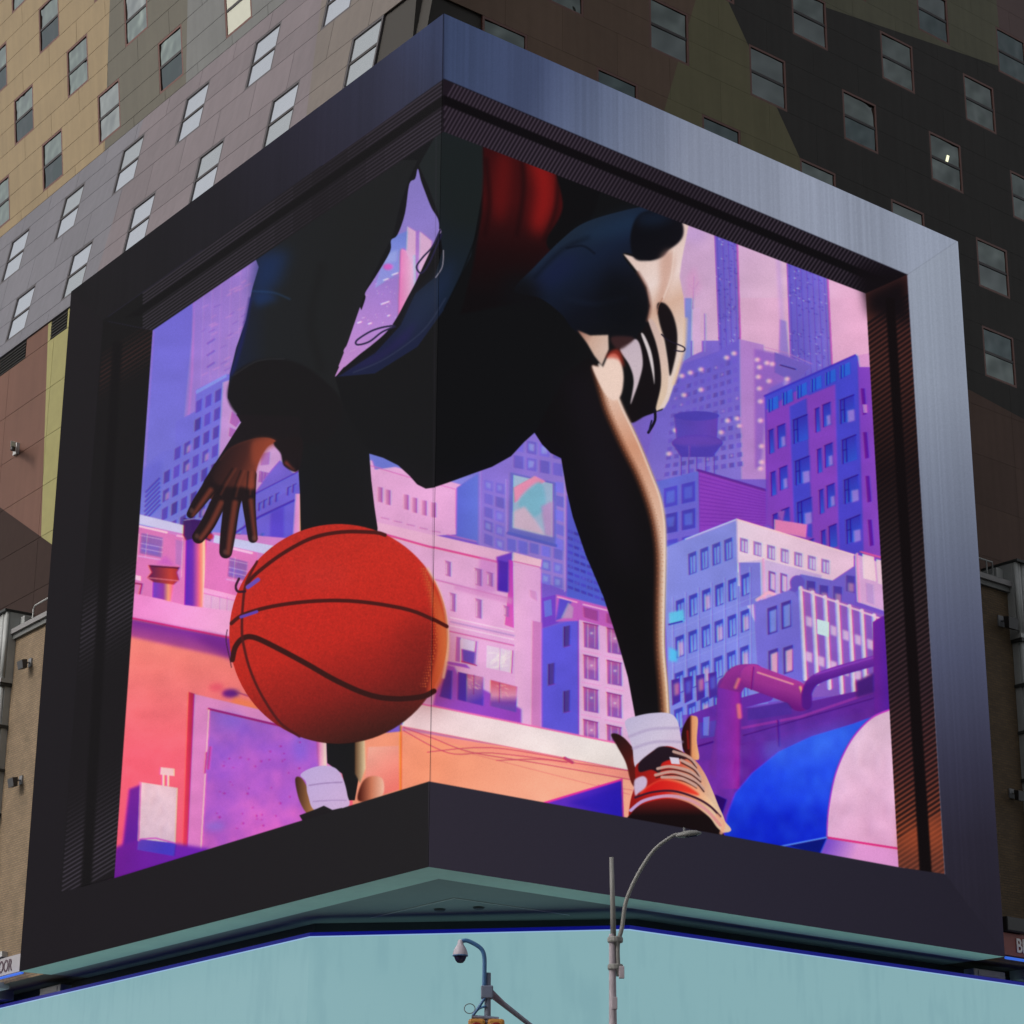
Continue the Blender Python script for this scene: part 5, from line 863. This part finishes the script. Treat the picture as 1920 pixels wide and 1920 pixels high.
def facade(F, rows, per, w, h, u_lo, u_hi, tree, frm, gl, limit, sign, special={}):
    # rows: (bottom of windows, first window edge, next row's bottom)
    for r, (vb, ue, vn) in enumerate(rows):
        k0 = math.floor((u_lo-ue)/per)-1; cells = []
        for k in range(k0, k0+int((u_hi-u_lo)/per)+4):
            a = ue+k*per if sign > 0 else ue+k*per-w
            if a > u_hi or a+w < u_lo: continue
            if limit and (limit[0]*a+limit[1]*vb-limit[2] < 0 or limit[0]*(a+w)+limit[1]*(vb+h)-limit[2] < 0): cells += [(max(a, u_lo), a+w, vb, vb+h/2), (max(a, u_lo), a+w, vb+h/2, vb+h)]
            elif a < u_lo or a+w > u_hi: pass
            else:
                g_ = special.get((r, round(a, 0)), gl); window(F, a, vb, w, h, frm, g_)
            for c0, c1 in ((a+w, a+per),):
                c0 = max(c0, u_lo); c1 = min(c1, u_hi); cells += [(c0, c1, vb, vb+h/2), (c0, c1, vb+h/2, vb+h)]
            m = a+w+(per-w)*.5
            for c0, c1 in ((a-(per-w)*.5, a+w*.5), (a+w*.5, m)): cells.append((max(c0, u_lo), min(c1, u_hi), vb+h, vn))
        panels(F, cells, tree, limit)
L_ls = line((4.10-.9*.1, -.9), (4.10+7*.0, 7)); 
lim_ls = (1, -.003, 4.13)
tree_ls = (line((24.6, 0), (24.0, 5)), ix['lilac_blue'], (line((10.2, 0), (10.75, 4)), ix['lilac'], ix['warm_grey']))
def mk(p, q, pos_pt, pos, neg):
    a, b_, c = line(p, q); s = a*pos_pt[0]+b_*pos_pt[1]-c; return ((a, b_, c), pos, neg) if s > 0 else ((a, b_, c), neg, pos)
tree_ls = mk((24.6, 0), (24.0, 5), (30, 2), ix['lilac_blue'], mk((10.2, 0), (10.75, 4), (15, 2), ix['lilac'], ix['warm_grey']))
facade(LS, [(-.2, 12.95, 3.43), (3.43, 15.35, 6.36)], 4.87, 1.76, 2.08, 4.1, 44, tree_ls, M_fr2, [G_sky, G_sky, G_sky, G_skyd], lim_ls, -1)
panels(LS, [(u, u+2.435, -.92, -.2) for u in np.arange(4.1, 44, 2.435)], tree_ls, lim_ls)
tree_lt = mk((27.0, 0), (26.15, 6.2), (30, 2), ix['tan'], mk((20.6, 0), (20.0, 5), (24, 2), ix['olive_grey'], ix['blue_grey']))
facade(LT, [(.42, 27.45, 3.5), (3.5, 29.95, 6.55), (6.55, 27.45, 9.6), (9.6, 29.95, 12.6)], 4.9, 1.8, 2.08, 5, 46, tree_lt, M_frame, [G_tan, G_tan, G_tan, G_tan2, G_tan2, G_blk], None, -1, {(0, 16.0): M_blind, (0, 31.0): [G_blk, G_tan]})
panels(LT, [(u, u+2.45, 0.0, .42) for u in np.arange(5, 46, 2.45)], tree_lt, None)
# right front
tree_rt = mk((27, 33.0), (30.13, 32.65), (28, 40),
    mk((20.5, 46.0), (31.7, 47.55), (25, 52),
        mk((30.5, 46), (30.3, 52), (33, 50), ix['redb'], ix['olive2']),
        mk((15.34, 44.26), (18.7, 39.29), (22, 44), ix['char'], mk((13.8, 43.6), (12.2, 38.7), (10, 42), ix['brown'], ix['olive']))),
    ix['dkb2'])
lim_rt = (1, -.0726, 2.104-.0726*38.87)
RW = [G_dark, G_dark, G_dark2, G_blk]
facade(RT, [(33.8, 4.6, 37.36), (37.36, 4.6, 40.93), (40.93, 6.95, 44.2), (44.2, 4.5, 47.1), (47.1, 6.72, 50.1), (50.1, 4.5, 53)], 4.69, 1.8, 2.0, 2, 45, tree_rt, M_frame, RW, lim_rt, 1)
rows_dn = [(v, v+1.9) for v in (24.9, 26.8, 28.7, 30.6)]+[(32.5, 33.8)]
panels(RT, [(u, u+2.6, a, b_) for a, b_ in rows_dn for u in np.arange(19, 44, 2.6)], tree_rt, lim_rt)
# lower left wall: rust panels, lime pilaster, louvres
tree_lw = mk((31.18, 30.31), (27.31, 28.1), (30, 34), mk((28.16, 36.84), (27.31, 28.1), (30, 33), ix['rust'], ix['lime']), ix['dkb'])
cells = [(a, b_, c, d) for c, d in ((24.0, 26.1), (26.1, 28.1), (28.1, 30.1), (30.1, 32.05), (32.05, 34.0), (34.0, 36.0)) for a, b_ in ((20, 22.9), (22.9, 27.55), (27.55, 31.4), (31.4, 35.2), (35.2, 39))]
panels(LW, cells, tree_lw); panels(LW, [(24.2, 26.5, 36.0, 36.78), (27.85, 30.0, 36.0, 36.78), (32.45, 36, 36.0, 36.78)], tree_lw)
s = MB(); s.fbox(LW, 20, 46, -.3, .06, 36.79, 36.87); s.build('ledge', PC['lilac_blue'], tower)
M_lou = mat('louvre_dark', (.05, .045, .045), .6)
for a, b_ in ((26.5, 27.85), (30.0, 31.2), (31.24, 32.45)):
    s = MB(); s.fbox(LW, a, b_, -.08, -.06, 36.0, 36.78); lo = s.build('vent_grille', M_black, tower)
    for k in range(6): s = MB(); z0 = 36.03+k*.125; s.hexa([LW(a, -.05, z0+.05), LW(b_, -.05, z0+.05), LW(b_, .02, z0), LW(a, .02, z0), LW(a, -.05, z0+.08), LW(b_, -.05, z0+.08), LW(b_, .02, z0+.03), LW(a, .02, z0+.03)]); s.build('slat', M_lou if k % 2 else M_lou, lo)
# backing walls, a hand's breadth behind the panels
for F, u0, u1, v0, v1, lim in ((LS, 3.6, 60, -1, 6.36, None), (LT, 2.6, 60, -.02, 60, None), (LW, 12, 60, 12.1, 37, None)):
    s = MB(); s.face([F(u0, -.09, v0), F(u1, -.09, v0), F(u1, -.09, v1), F(u0, -.09, v1)]); s.build('backing_wall', M_back, tower, fix=False)
s = MB(); s.face([RT(2.104-.0726*(38.87-z), -.09, z) if u is None else RT(u, -.09, z) for u, z in ((None, 35), (10, 35), (10, 12.1), (70, 12.1), (70, 62), (4.6, 62), (None, 45))]); s.build('backing_wall', M_back, tower, fix=False)
s = MB(); s.face([RT(4, -.3, 62), RT(70, -.3, 62), RT(70, -30, 62), RT(4, -30, 62)]); s.build('roof', M_conc, tower, fix=False)
# lamp glint in one window, added as a glowing bar on the pane front
s = MB(); s.hexa([RT(26.62+a*.12+c*.10, -.038+b_*.02, 42.0+c*.28) for c in (0, 1) for a, b_ in ((0, 0), (1, 0), (1, 1), (0, 1))]); s.build('lamp_glint', mat('glint_glow', (.9, .9, .7), .5, emit=(.95, .95, .62), es=1.1), tower)

# ---------------------------------------------------------------- brick annexes with metal sign towers
def brickmat(name, c1, c2, mo, ex):
    m = mat(name, c1, .85); nt = m.node_tree; b = nt.nodes['Principled BSDF']; geo = nt.nodes.new('ShaderNodeNewGeometry')
    dt = nt.nodes.new('ShaderNodeVectorMath'); dt.operation = 'DOT_PRODUCT'; dt.inputs[1].default_value = ex; nt.links.new(geo.outputs['Position'], dt.inputs[0]); sp = nt.nodes.new('ShaderNodeSeparateXYZ'); nt.links.new(geo.outputs['Position'], sp.inputs[0])
    cb = nt.nodes.new('ShaderNodeCombineXYZ'); nt.links.new(dt.outputs['Value'], cb.inputs[0]); nt.links.new(sp.outputs[2], cb.inputs[1])
    br = nt.nodes.new('ShaderNodeTexBrick'); nt.links.new(cb.outputs[0], br.inputs[0]); br.inputs['Color1'].default_value = (*c1, 1); br.inputs['Color2'].default_value = (*c2, 1); br.inputs['Mortar'].default_value = (*mo, 1); br.inputs['Scale'].default_value = 1; br.inputs['Brick Width'].default_value = .24; br.inputs['Row Height'].default_value = .08; br.inputs['Mortar Size'].default_value = .008
    nz = nt.nodes.new('ShaderNodeTexNoise'); nz.inputs['Scale'].default_value = 1.3; nz.inputs['Detail'].default_value = 6; nt.links.new(geo.outputs['Position'], nz.inputs['Vector']); mr = nt.nodes.new('ShaderNodeMapRange'); mr.inputs[3].default_value = .6; mr.inputs[4].default_value = 1.35; nt.links.new(nz.outputs[0], mr.inputs[0])
    mx = nt.nodes.new('ShaderNodeVectorMath'); mx.operation = 'SCALE'; nt.links.new(br.outputs[0], mx.inputs[0]); nt.links.new(mr.outputs[0], mx.inputs['Scale']); nt.links.new(mx.outputs[0], b.inputs['Base Color'])
    bp = nt.nodes.new('ShaderNodeBump'); bp.inputs['Distance'].default_value = .01; nt.links.new(br.outputs['Fac'], bp.inputs['Height']); bp.invert = True; nt.links.new(bp.outputs[0], b.inputs['Normal']); return m
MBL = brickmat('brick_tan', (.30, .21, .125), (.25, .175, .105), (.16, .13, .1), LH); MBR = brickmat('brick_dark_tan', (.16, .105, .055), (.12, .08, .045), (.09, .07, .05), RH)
M_cor = mat('cornice_pale', (.26, .25, .25), .6, nv=.1); M_cor2 = mat('cornice_grey', (.15, .155, .15), .6, nv=.1); M_met = mat('cladding_metal', (.38, .39, .38), .5, 0, nv=.12, ns=.8, streak=.15); M_met2 = mat('cladding_metal_light', (.46, .46, .45), .5, 0, nv=.08, streak=.1); M_met3 = mat('ring_dark', (.035, .037, .035), .6); M_metp = mat('sign_panel_pale', (.36, .37, .38), .5, nv=.05)
def annex(F, u0, u1, side, brick, lab, clab):
    r = empty('brick_annex', F(u0, -1, 0), lab, 'building')
    s = MB(); s.fbox(F, u0-3, u1+14, -4, -1.0, 12.0, 24.15); s.build('brick_wall', brick, r)
    s = MB(); s.fbox(F, u0-3, u1, -4, -.88, 24.15, 24.32); s.build('cornice', M_cor2, r); s = MB(); s.fbox(F, u0-3, u1, -4, -.78, 24.325, 24.5); s.build('cornice', M_cor, r)
    s = MB(); s.fbox(F, u0-3, u1, -4, -.95, 24.505, 24.6); s.build('coping', M_cor2, r)
    t = empty('metal_sign_tower', F(u1, -1, 0), clab, 'sign tower')
    s = MB(); s.fbox(F, u1+.7, u1+6, -2, -.62, 22.75, 25.15); s.build('panel', M_metp, t); s = MB(); s.fbox(F, u1+.7, u1+6, -2, -.64, 11.7, 22.5); s.build('panel', M_cor2, t)
    s = MB(); s.fbox(F, u1-.02, u1+6, -2, -.5, 25.15, 25.23); s.build('cap', M_met3, t); s = MB(); s.fbox(F, u1+.7, u1+6, -.62, -.6, 24.0, 24.05); s.build('seam', M_met3, t)
    for k in range(4):
        a = u1+k*.17; s = MB(); s.tube([F(a+.08, -.66-.03*(k % 2), 22.7), F(a+.08, -.66-.03*(k % 2), 25.14)], .08, 8); s.build('upper_rib', M_met2 if k % 2 else M_met, t, smooth=True)
    s = MB(); s.fbox(F, u1, u1+.7, -2, -.72, 22.7, 25.14); s.build('core', M_met, t)
    zs = [22.45, 20.95, 19.4, 17.85, 16.3, 14.75, 13.2]
    for i, z in enumerate(zs):
        s = MB(); s.fbox(F, u1+.02, u1+.95, -2, -.56, z, z+.1); s.build('ring', M_met3, t)
    s = MB(); s.fbox(F, u1-.02, u1+.85, -2, -.55, 22.56, 22.7); s.build('collar', M_met, t)
    for k in range(4):
        a = u1+.1+k*.19; s = MB(); s.tube([F(a+.08, -.7-.04*(k % 2), 11.7), F(a+.08, -.7-.04*(k % 2), 22.5)], .085, 8); s.build('lower_rib', M_met2 if k % 2 else M_met, t, smooth=True)
    s = MB(); s.fbox(F, u1+.08, u1+.85, -2, -.76, 11.7, 22.45); s.build('core', M_met, t)
    s = MB(); s.fbox(F, u1-.35, u1-.02, -3, -1.1, 24.6, 25.0); s.build('roof_duct', M_met, r, bevel=.02)
    return r, t
annex(FL, 22.9, 27.42, 1, MBL, 'tan brick wall with pale cornice at the left edge beside the black frame', 'fluted grey metal sign tower at the far left beside tan brick')
annex(FR_, 21.9, 24.52, -1, MBR, 'dark brown brick wall with pale cornice right of the silver frame edge', 'fluted grey metal sign tower at the far right beside dark brick')
M_fix = mat('fixture_grey', (.2, .2, .21), .5, nv=.1); M_fixd = mat('fixture_dark', (.03, .028, .03), .5); M_fixw = mat('fixture_white', (.5, .5, .49), .5, nv=.06)
def flood(F, u, d, z, m, lab, sgn, sc=1.):
    r = empty('wall_floodlight', F(u, d, z), lab, 'floodlight', 'floodlights on the brick and panel walls')
    s = MB(); s.fbox(F, u-.12*sc, u+.12*sc, d, d+.05, z-.15*sc, z+.15*sc); s.build('bracket', M_fix, r)
    s = MB(); s.tube([F(u, d+.04, z), F(u, d+.22*sc, z-.03), F(u+sgn*.1*sc, d+.3*sc, z-.06)], .03*sc, 8); s.build('arm', M_fix, r)
    s = MB(); s.hexa([F(u+sgn*.05*sc-.16*sc, d+.22*sc, z-.25*sc), F(u+sgn*.05*sc+.16*sc, d+.22*sc, z-.25*sc), F(u+sgn*.05*sc+.2*sc, d+.4*sc, z-.3*sc), F(u+sgn*.05*sc-.2*sc, d+.4*sc, z-.3*sc), F(u-.12*sc, d+.2*sc, z+.08*sc), F(u+.2*sc, d+.2*sc, z+.08*sc), F(u+.26*sc, d+.42*sc, z+.02*sc), F(u-.16*sc, d+.42*sc, z+.02*sc)]); s.build('lamp_head', m, r, bevel=.01)
flood(FL, 26.0, -1, 23.0, M_fixd, 'small dark floodlight under the cornice on the left tan brick wall', -1); flood(FL, 26.0, -1, 18.85, M_fixd, 'small dark floodlight halfway down the left tan brick wall', -1)
flood(FR_, 24.05, -1, 23.1, M_fixd, 'small dark floodlight high on the right dark brick wall', 1, 1.2); flood(FR_, 24.0, -1, 17.4, M_fixd, 'small dark floodlight low on the right dark brick wall', 1)
r = empty('wall_lamp', LW(29.8, 0, 32.3), 'white arm lamp sticking out of the rust coloured panels at left', 'wall lamp')
s = MB(); s.fbox(LW, 29.85, 30.15, 0, .12, 32.05, 32.5); s.build('bracket', M_fixw, r); s = MB(); s.hexa([LW(29.9, .12, 32.12), LW(28.5, .75, 31.75), LW(28.5, .95, 31.75), LW(29.9, .3, 32.12), LW(29.9, .12, 32.34), LW(28.5, .75, 31.95), LW(28.5, .95, 31.95), LW(29.9, .3, 32.34)]); s.build('arm_box', M_fixw, r, bevel=.02); s = MB(); s.tube([LW(28.6, .8, 31.76), LW(28.6, .8, 31.64)], .09, 10); s.build('lens', M_fixd, r)
r = empty('roof_railing', FL(25, -1.2, 24.6), 'thin bent metal handrail on top of the left brick wall', 'railing')
s = MB(); s.tube([FL(26.25, -1.05, 24.55), FL(26.25, -1.05, 25.0), FL(26.15, -1.05, 25.12), FL(24.5, -1.05, 25.16), FL(22.5, -1.05, 25.16)], .03, 8); s.build('handrail', M_met2, r)
r = empty('roof_railing', FR_(23, -1.2, 24.6), 'short square metal railing on top of the right brick wall', 'railing')
s = MB(); s.tube([FR_(23.9, -1.05, 24.6), FR_(23.9, -1.05, 25.1), FR_(21.5, -1.05, 25.1)], .03, 8); s.build('handrail', M_met, r); s = MB(); s.tube([FR_(23.6, -1.05, 24.6), FR_(23.6, -1.05, 25.1)], .025, 8); s.build('post', M_met, r)
# lettered signs
def text(body, size, F, u, d, z, sgn, m, parent, bold=.01, sx=1.):
    c = bpy.data.curves.new('letters', 'FONT'); c.body = body; c.size = size; c.extrude = .012; c.offset = bold; c.align_x = 'LEFT'
    o = bpy.data.objects.new('letters_tmp', c); COL.objects.link(o); bpy.context.view_layer.update(); me = bpy.data.meshes.new_from_object(o.evaluated_get(bpy.context.evaluated_depsgraph_get())); bpy.data.objects.remove(o)
    ex = F.ex*sgn*sx; M_ = Matrix(((ex.x, F.ez.x, F.ey.x), (ex.y, F.ez.y, F.ey.y), (ex.z, F.ez.z, F.ey.z))).to_4x4(); me.transform(M_); me.materials.clear(); me.materials.append(m)
    ob = bpy.data.objects.new('letters', me); COL.objects.link(ob); ob.parent = parent; ob.location = F(u, d, z)-wloc(parent); return ob
M_sw = mat('sign_white', (.42, .40, .43), .5, nv=.05); M_sl = mat('sign_letter_plum', (.09, .05, .07), .5); M_sr = mat('sign_red_brown', (.30, .065, .055), .5, nv=.08); M_slw = mat('sign_letter_white', (.92, .88, .88), .5)
r = empty('shop_sign', FL(26, -.9, 12.2), 'white sign reading DOOR cut off by the left picture edge', 'sign')
s = MB(); s.fbox(FL, 23.6, 29, -1, -.88, 12.26, 12.84); s.build('board', M_sw, r); text('DOOR', .56, FL, 26.73, -.875, 12.36, -1, M_sl, r, .008, .82)
s = MB(); s.fbox(FL, 26.05, 30, -1, -.8, 12.88, 13.06); s.build('top_strip', M_fixw, r); s = MB(); s.tube([FL(24.3, -.78, 12.16), FL(30, -.78, 12.16)], .045, 8); s.build('blue_tube', M_blue2, r)
s = MB(); s.fbox(FL, 26.15, 30, -1.2, -.85, 11.86, 12.06); s.build('bottom_box', M_fixw, r)
r = empty('shop_sign', FR_(24, -.9, 12.2), 'red brown sign with white letters BIG at the right picture edge', 'sign')
s = MB(); s.fbox(FR_, 22.6, 27, -1, -.88, 12.24, 12.92); s.build('board', M_sr, r); text('BIG', .60, FR_, 23.56, -.86, 12.37, 1, M_slw, r, .010, .85)
s = MB(); s.tube([FR_(22.9, -.78, 12.12), FR_(28, -.78, 12.12)], .045, 8); s.build('blue_tube', M_blue2, r); s = MB(); s.fbox(FR_, 23.0, 23.95, -1.2, -.7, 12.95, 13.4); s.build('lamp_box', M_fixd, r, bevel=.04)
# clutter on the ledge over the pale teal screen
for F, d, us, gr, side in ((FL, -1.72, (23.4, 25.2), .5, 'left'), (FR_, -1.3, (22.0, 23.4), .3, 'right')):
    r = empty('ledge_cabinet', F(us[0], d, 11.53), 'grey cabinet on the ledge over the teal screen near the %s end' % side, 'cabinet')
    s = MB(); s.fbox(F, us[0], us[0]+1.5, d-.4, d, 11.53, 11.78); s.build('box', M_fix, r, bevel=.02); s = MB(); s.fbox(F, us[0]+.2, us[0]+1.2, d, d+.02, 11.58, 11.73); s.build('door', M_cor, r)

# ---------------------------------------------------------------- street lamp
M_pole = mat('pole_grey_pink', (.52, .45, .50), .55, 0, nv=.15, ns=6); M_arm = mat('arm_grey', (.30, .295, .28), .5, 0, nv=.1, ns=5); M_cob = mat('cobra_head_grey', (.28, .28, .27), .5, nv=.08)
lp = empty('street_lamp', (1.70, 38, 0), 'slim street lamp with a long curved arm reaching over the screen edge', 'street lamp')
LY = 38.0
s = MB(); s.lathe((1.70, LY, 0.14), [(.24, 0), (.24, .25), (.16, .35), (.14, 1.2), (.10, 4), (.064, 6.2), (.052, 7.55)], 16); s.build('pole', M_pole, lp, smooth=True)
s = MB(); s.tube([(1.722, LY, 7.5), (1.712, LY, 8.3), (1.700, LY, 8.97)], [.05, .042, .036], 10); s.build('mast_tip', M_arm, lp, smooth=True)
def bez(ps, n=8):
    out = []; ps = [Vector(p) for p in ps]; m = len(ps)
    for i in range(m-1):
        a, b_, c, d = ps[max(i-1, 0)], ps[i], ps[i+1], ps[min(i+2, m-1)]
        for k in range(n): t = k/n; out.append(.5*((2*b_)+(-a+c)*t+(2*a-5*b_+4*c-d)*t*t+(-a+3*b_-3*c+d)*t**3))
    return out+[ps[-1]]
ac = bez([(1.80, LY, 7.0), (1.79, LY, 7.5), (1.863, LY, 7.794), (1.938, LY, 8.237), (2.139, LY, 8.684), (2.412, LY, 9.091), (2.72, LY, 9.33), (2.86, LY, 9.37)])
s = MB(); s.tube(ac, [.040-.014*i/len(ac) for i in range(len(ac))], 10); s.build('arm', M_arm, lp, smooth=True)
for z in (7.55, 7.1): s = MB(); s.lathe((1.75, LY, z), [(.12, 0), (.13, .02), (.13, .07), (.12, .09)], 14); s.build('clamp', M_arm, lp)
for z, dx in ((6.95, .1), (6.45, -.02), (5.75, .08)): s = MB(); s.box(1.70+dx, 1.79+dx, LY-.12, LY-.06, z, z+.2); s.build('bracket', M_pole, lp, bevel=.01)
s = MB(); k = 14; prof = [(-.02, .03, .028), (.05, .06, .05), (.14, .09, .068), (.24, .095, .07), (.34, .07, .055), (.42, .02, .018)]
base = Vector((2.80, LY, 9.335)); dx = Vector((.985, 0, .13)).normalized(); dz = dx.cross(Vector((0, -1, 0)))*-1
rings = []
for t, w_, h_ in prof: rings.append([base+dx*t+Vector((0, 1, 0))*w_*1.3*math.cos(2*PI*j/k)+Vector((-dx.z, 0, dx.x))*(h_*max(math.sin(2*PI*j/k), -.45)) for j in range(k)])
s.v = [p for r_ in rings for p in r_]
for i in range(len(prof)-1):
    for j in range(k): j2 = (j+1) % k; s.f.append([i*k+j, i*k+j2, (i+1)*k+j2, (i+1)*k+j]); s.m.append(0)
s.f.append(list(range(k))); s.m.append(0); s.f.append([(len(prof)-1)*k+j for j in range(k)][::-1]); s.m.append(0)
hd = s.build('lamp_head', M_cob, lp, smooth=True)
s = MB(); s.tube([base+dx*.15+Z*-.022, base+dx*.34+Z*-.018], .028, 8); s.build('lens', mat('lens_blue_grey', (.05, .07, .16), .3), lp); s = MB(); s.tube([base+dx*.13+Z*.05, base+dx*.13+Z*.13], .018, 8); s.build('photocell', M_fix, lp)

# ---------------------------------------------------------------- traffic light pole with dome camera
TY = 36.0
M_tp = mat('pole_blue_grey', (.20, .23, .33), .5, 0, nv=.12, ns=6); M_tb = mat('conduit_blue', (.07, .19, .42), .4, 0, nv=.1, ns=5); M_cw = mat('dome_housing_white', (.62, .56, .64), .5, nv=.05); M_cd = mat('dome_dark', (.025, .02, .07), .15); M_yel = mat('signal_yellow', (.62, .28, .05), .5, nv=.1)
tl = empty('traffic_light_pole', (-.335, TY, 0), 'traffic light pole with a thin slanting mast arm below the dome camera', 'traffic light')
s = MB(); s.lathe((-.335, TY, .14), [(.2, 0), (.2, .3), (.1, .45), (.075, 3), (.05, 6.2), (.048, 6.62)], 14); s.build('pole', M_tp, tl, smooth=True)
s = MB(); s.tube([(-.30, TY, 6.46), (-.10, 37.2, 6.44), (.336, 39.7, 6.42), (1.6, 46.8, 6.4)], [.062, .045, .04, .035], 10); s.build('mast_arm', mat('mast_arm_mauve', (.27, .21, .28), .5, 0, nv=.1, ns=5), tl, smooth=True)
s = MB(); s.box(-.44, -.25, TY-.09, TY+.09, 6.36, 6.56); s.build('clamp', M_tp, tl, bevel=.02)
s = MB(); s.tube(bez([(-.36, TY-.06, 6.4), (-.42, TY-.06, 6.3), (-.50, TY-.06, 6.18), (-.56, TY-.06, 6.10)]), .022, 8); s.build('brace', M_tb, tl, smooth=True); s = MB(); s.tube(bez([(-.56, TY-.06, 6.10), (-.47, TY-.06, 6.2), (-.36, TY-.06, 6.24)]), .018, 8); s.build('brace', M_tb, tl, smooth=True)
ring = [(-.62+.085*math.cos(t), TY+.4, 6.26+.075*math.sin(t)) for t in np.linspace(0, 2*PI, 25)]
s = MB(); s.tube(ring, .007, 6, cap=False); s.build('cable_loop', M_fix, tl)
s = MB(); s.tube([(-.58, TY-.05, 6.08), (-.16, TY-.05, 6.05)], .03, 8); s.build('crossbar', M_tp, tl)
for x in (-.50, -.20):
    s = MB(); s.box(x-.13, x+.13, TY-.25, TY+.02, 5.1, 6.03); sg = s.build('signal_head', M_yel, tl, bevel=.04)
    for i, c_ in enumerate(((.3, .02, .02), (.3, .2, .02), (.02, .25, .1))):
        s = MB(); s.lathe((x, TY-.26, 5.87-i*.29), [(.001, .015), (.09, .01), (.105, 0)], 16, axis=Vector((0, -1, 0))); s.build('lens', mat('signal_lens_%s' % ('red', 'amber', 'green')[i], c_, .2), sg)
cc = empty('dome_camera', (-.387, TY-.04, 6.55), 'white dome security camera hanging from a curved blue arm', 'security camera')
s = MB(); s.tube(bez([(-.392, TY-.05, 6.42), (-.387, TY-.05, 6.8), (-.392, TY-.05, 7.0), (-.43, TY-.05, 7.11), (-.52, TY-.05, 7.185), (-.66, TY-.05, 7.25), (-.745, TY-.05, 7.245)]), .034, 10); s.build('arm', M_tb, cc, smooth=True)
s = MB(); s.lathe((-.768, TY-.05, 7.02), [(.118, 0), (.118, .02), (.11, .06), (.085, .12), (.05, .17), (.038, .24), (.001, .25)], 24); s.build('housing', M_cw, cc, smooth=True)
s = MB(); s.lathe((-.768, TY-.05, 6.90), [(.001, 0), (.045, .008), (.075, .04), (.098, .095), (.108, .12)], 24); s.build('dome', M_cd, cc, smooth=True)
s = MB(); s.lathe((-.768, TY-.05, 7.005), [(.105, 0), (.122, .004), (.122, .02), (.11, .024)], 24); s.build('trim_ring', M_tb, cc, smooth=True)

# ---------------------------------------------------------------- buildings across the street (seen mirrored in the windows)
M_opp = [mat('opposite_wall_sand', (.34, .31, .26), .8, nv=.1, ns=.3), mat('opposite_wall_grey', (.2, .21, .2), .8, nv=.1, ns=.3), mat('opposite_wall_dark', (.09, .09, .10), .8, nv=.1, ns=.3)]
G_op = mat('opposite_glass', (.04, .05, .06), .1)
for i, (x0, x1, y0, y1, hh, mi, lab) in enumerate(((-46, -22, -34, -10, 62, 0, 'sand coloured tower across the street mirrored in the windows'), (-18, 4, -52, -30, 86, 1, 'grey tower across the street mirrored in the windows'), (10, 34, -40, -14, 70, 2, 'dark tower across the street mirrored in the windows'), (60, 86, -2, 24, 78, 0, 'tall pale tower across the side street mirrored in the windows'), (-86, -60, 2, 30, 46, 1, 'low grey block across the side street mirrored in the windows'))):
    r = empty('opposite_building', ((x0+x1)/2, (y0+y1)/2, 0), lab, 'building')
    s = MB(); s.box(x0, x1, y0, y1, 0, hh); s.build('wall', M_opp[mi], r)
    s = MB()
    for z in np.arange(5, hh-3, 3.6):
        for x in np.arange(x0+1.5, x1-2.4, 3.4): s.box(x, x+1.9, y1, y1+.06, z, z+2.1)
        for y in np.arange(y0+1.5, y1-2.4, 3.4):
            if x0 > 0: s.box(x0-.06, x0, y, y+1.9, z, z+2.1)
            else: s.box(x1, x1+.06, y, y+1.9, z, z+2.1)
    w_ = s.build('window_glass', G_op, r, fix=False); w_['kind'] = 'stuff'
print('panels', NP, 'windows', NW)
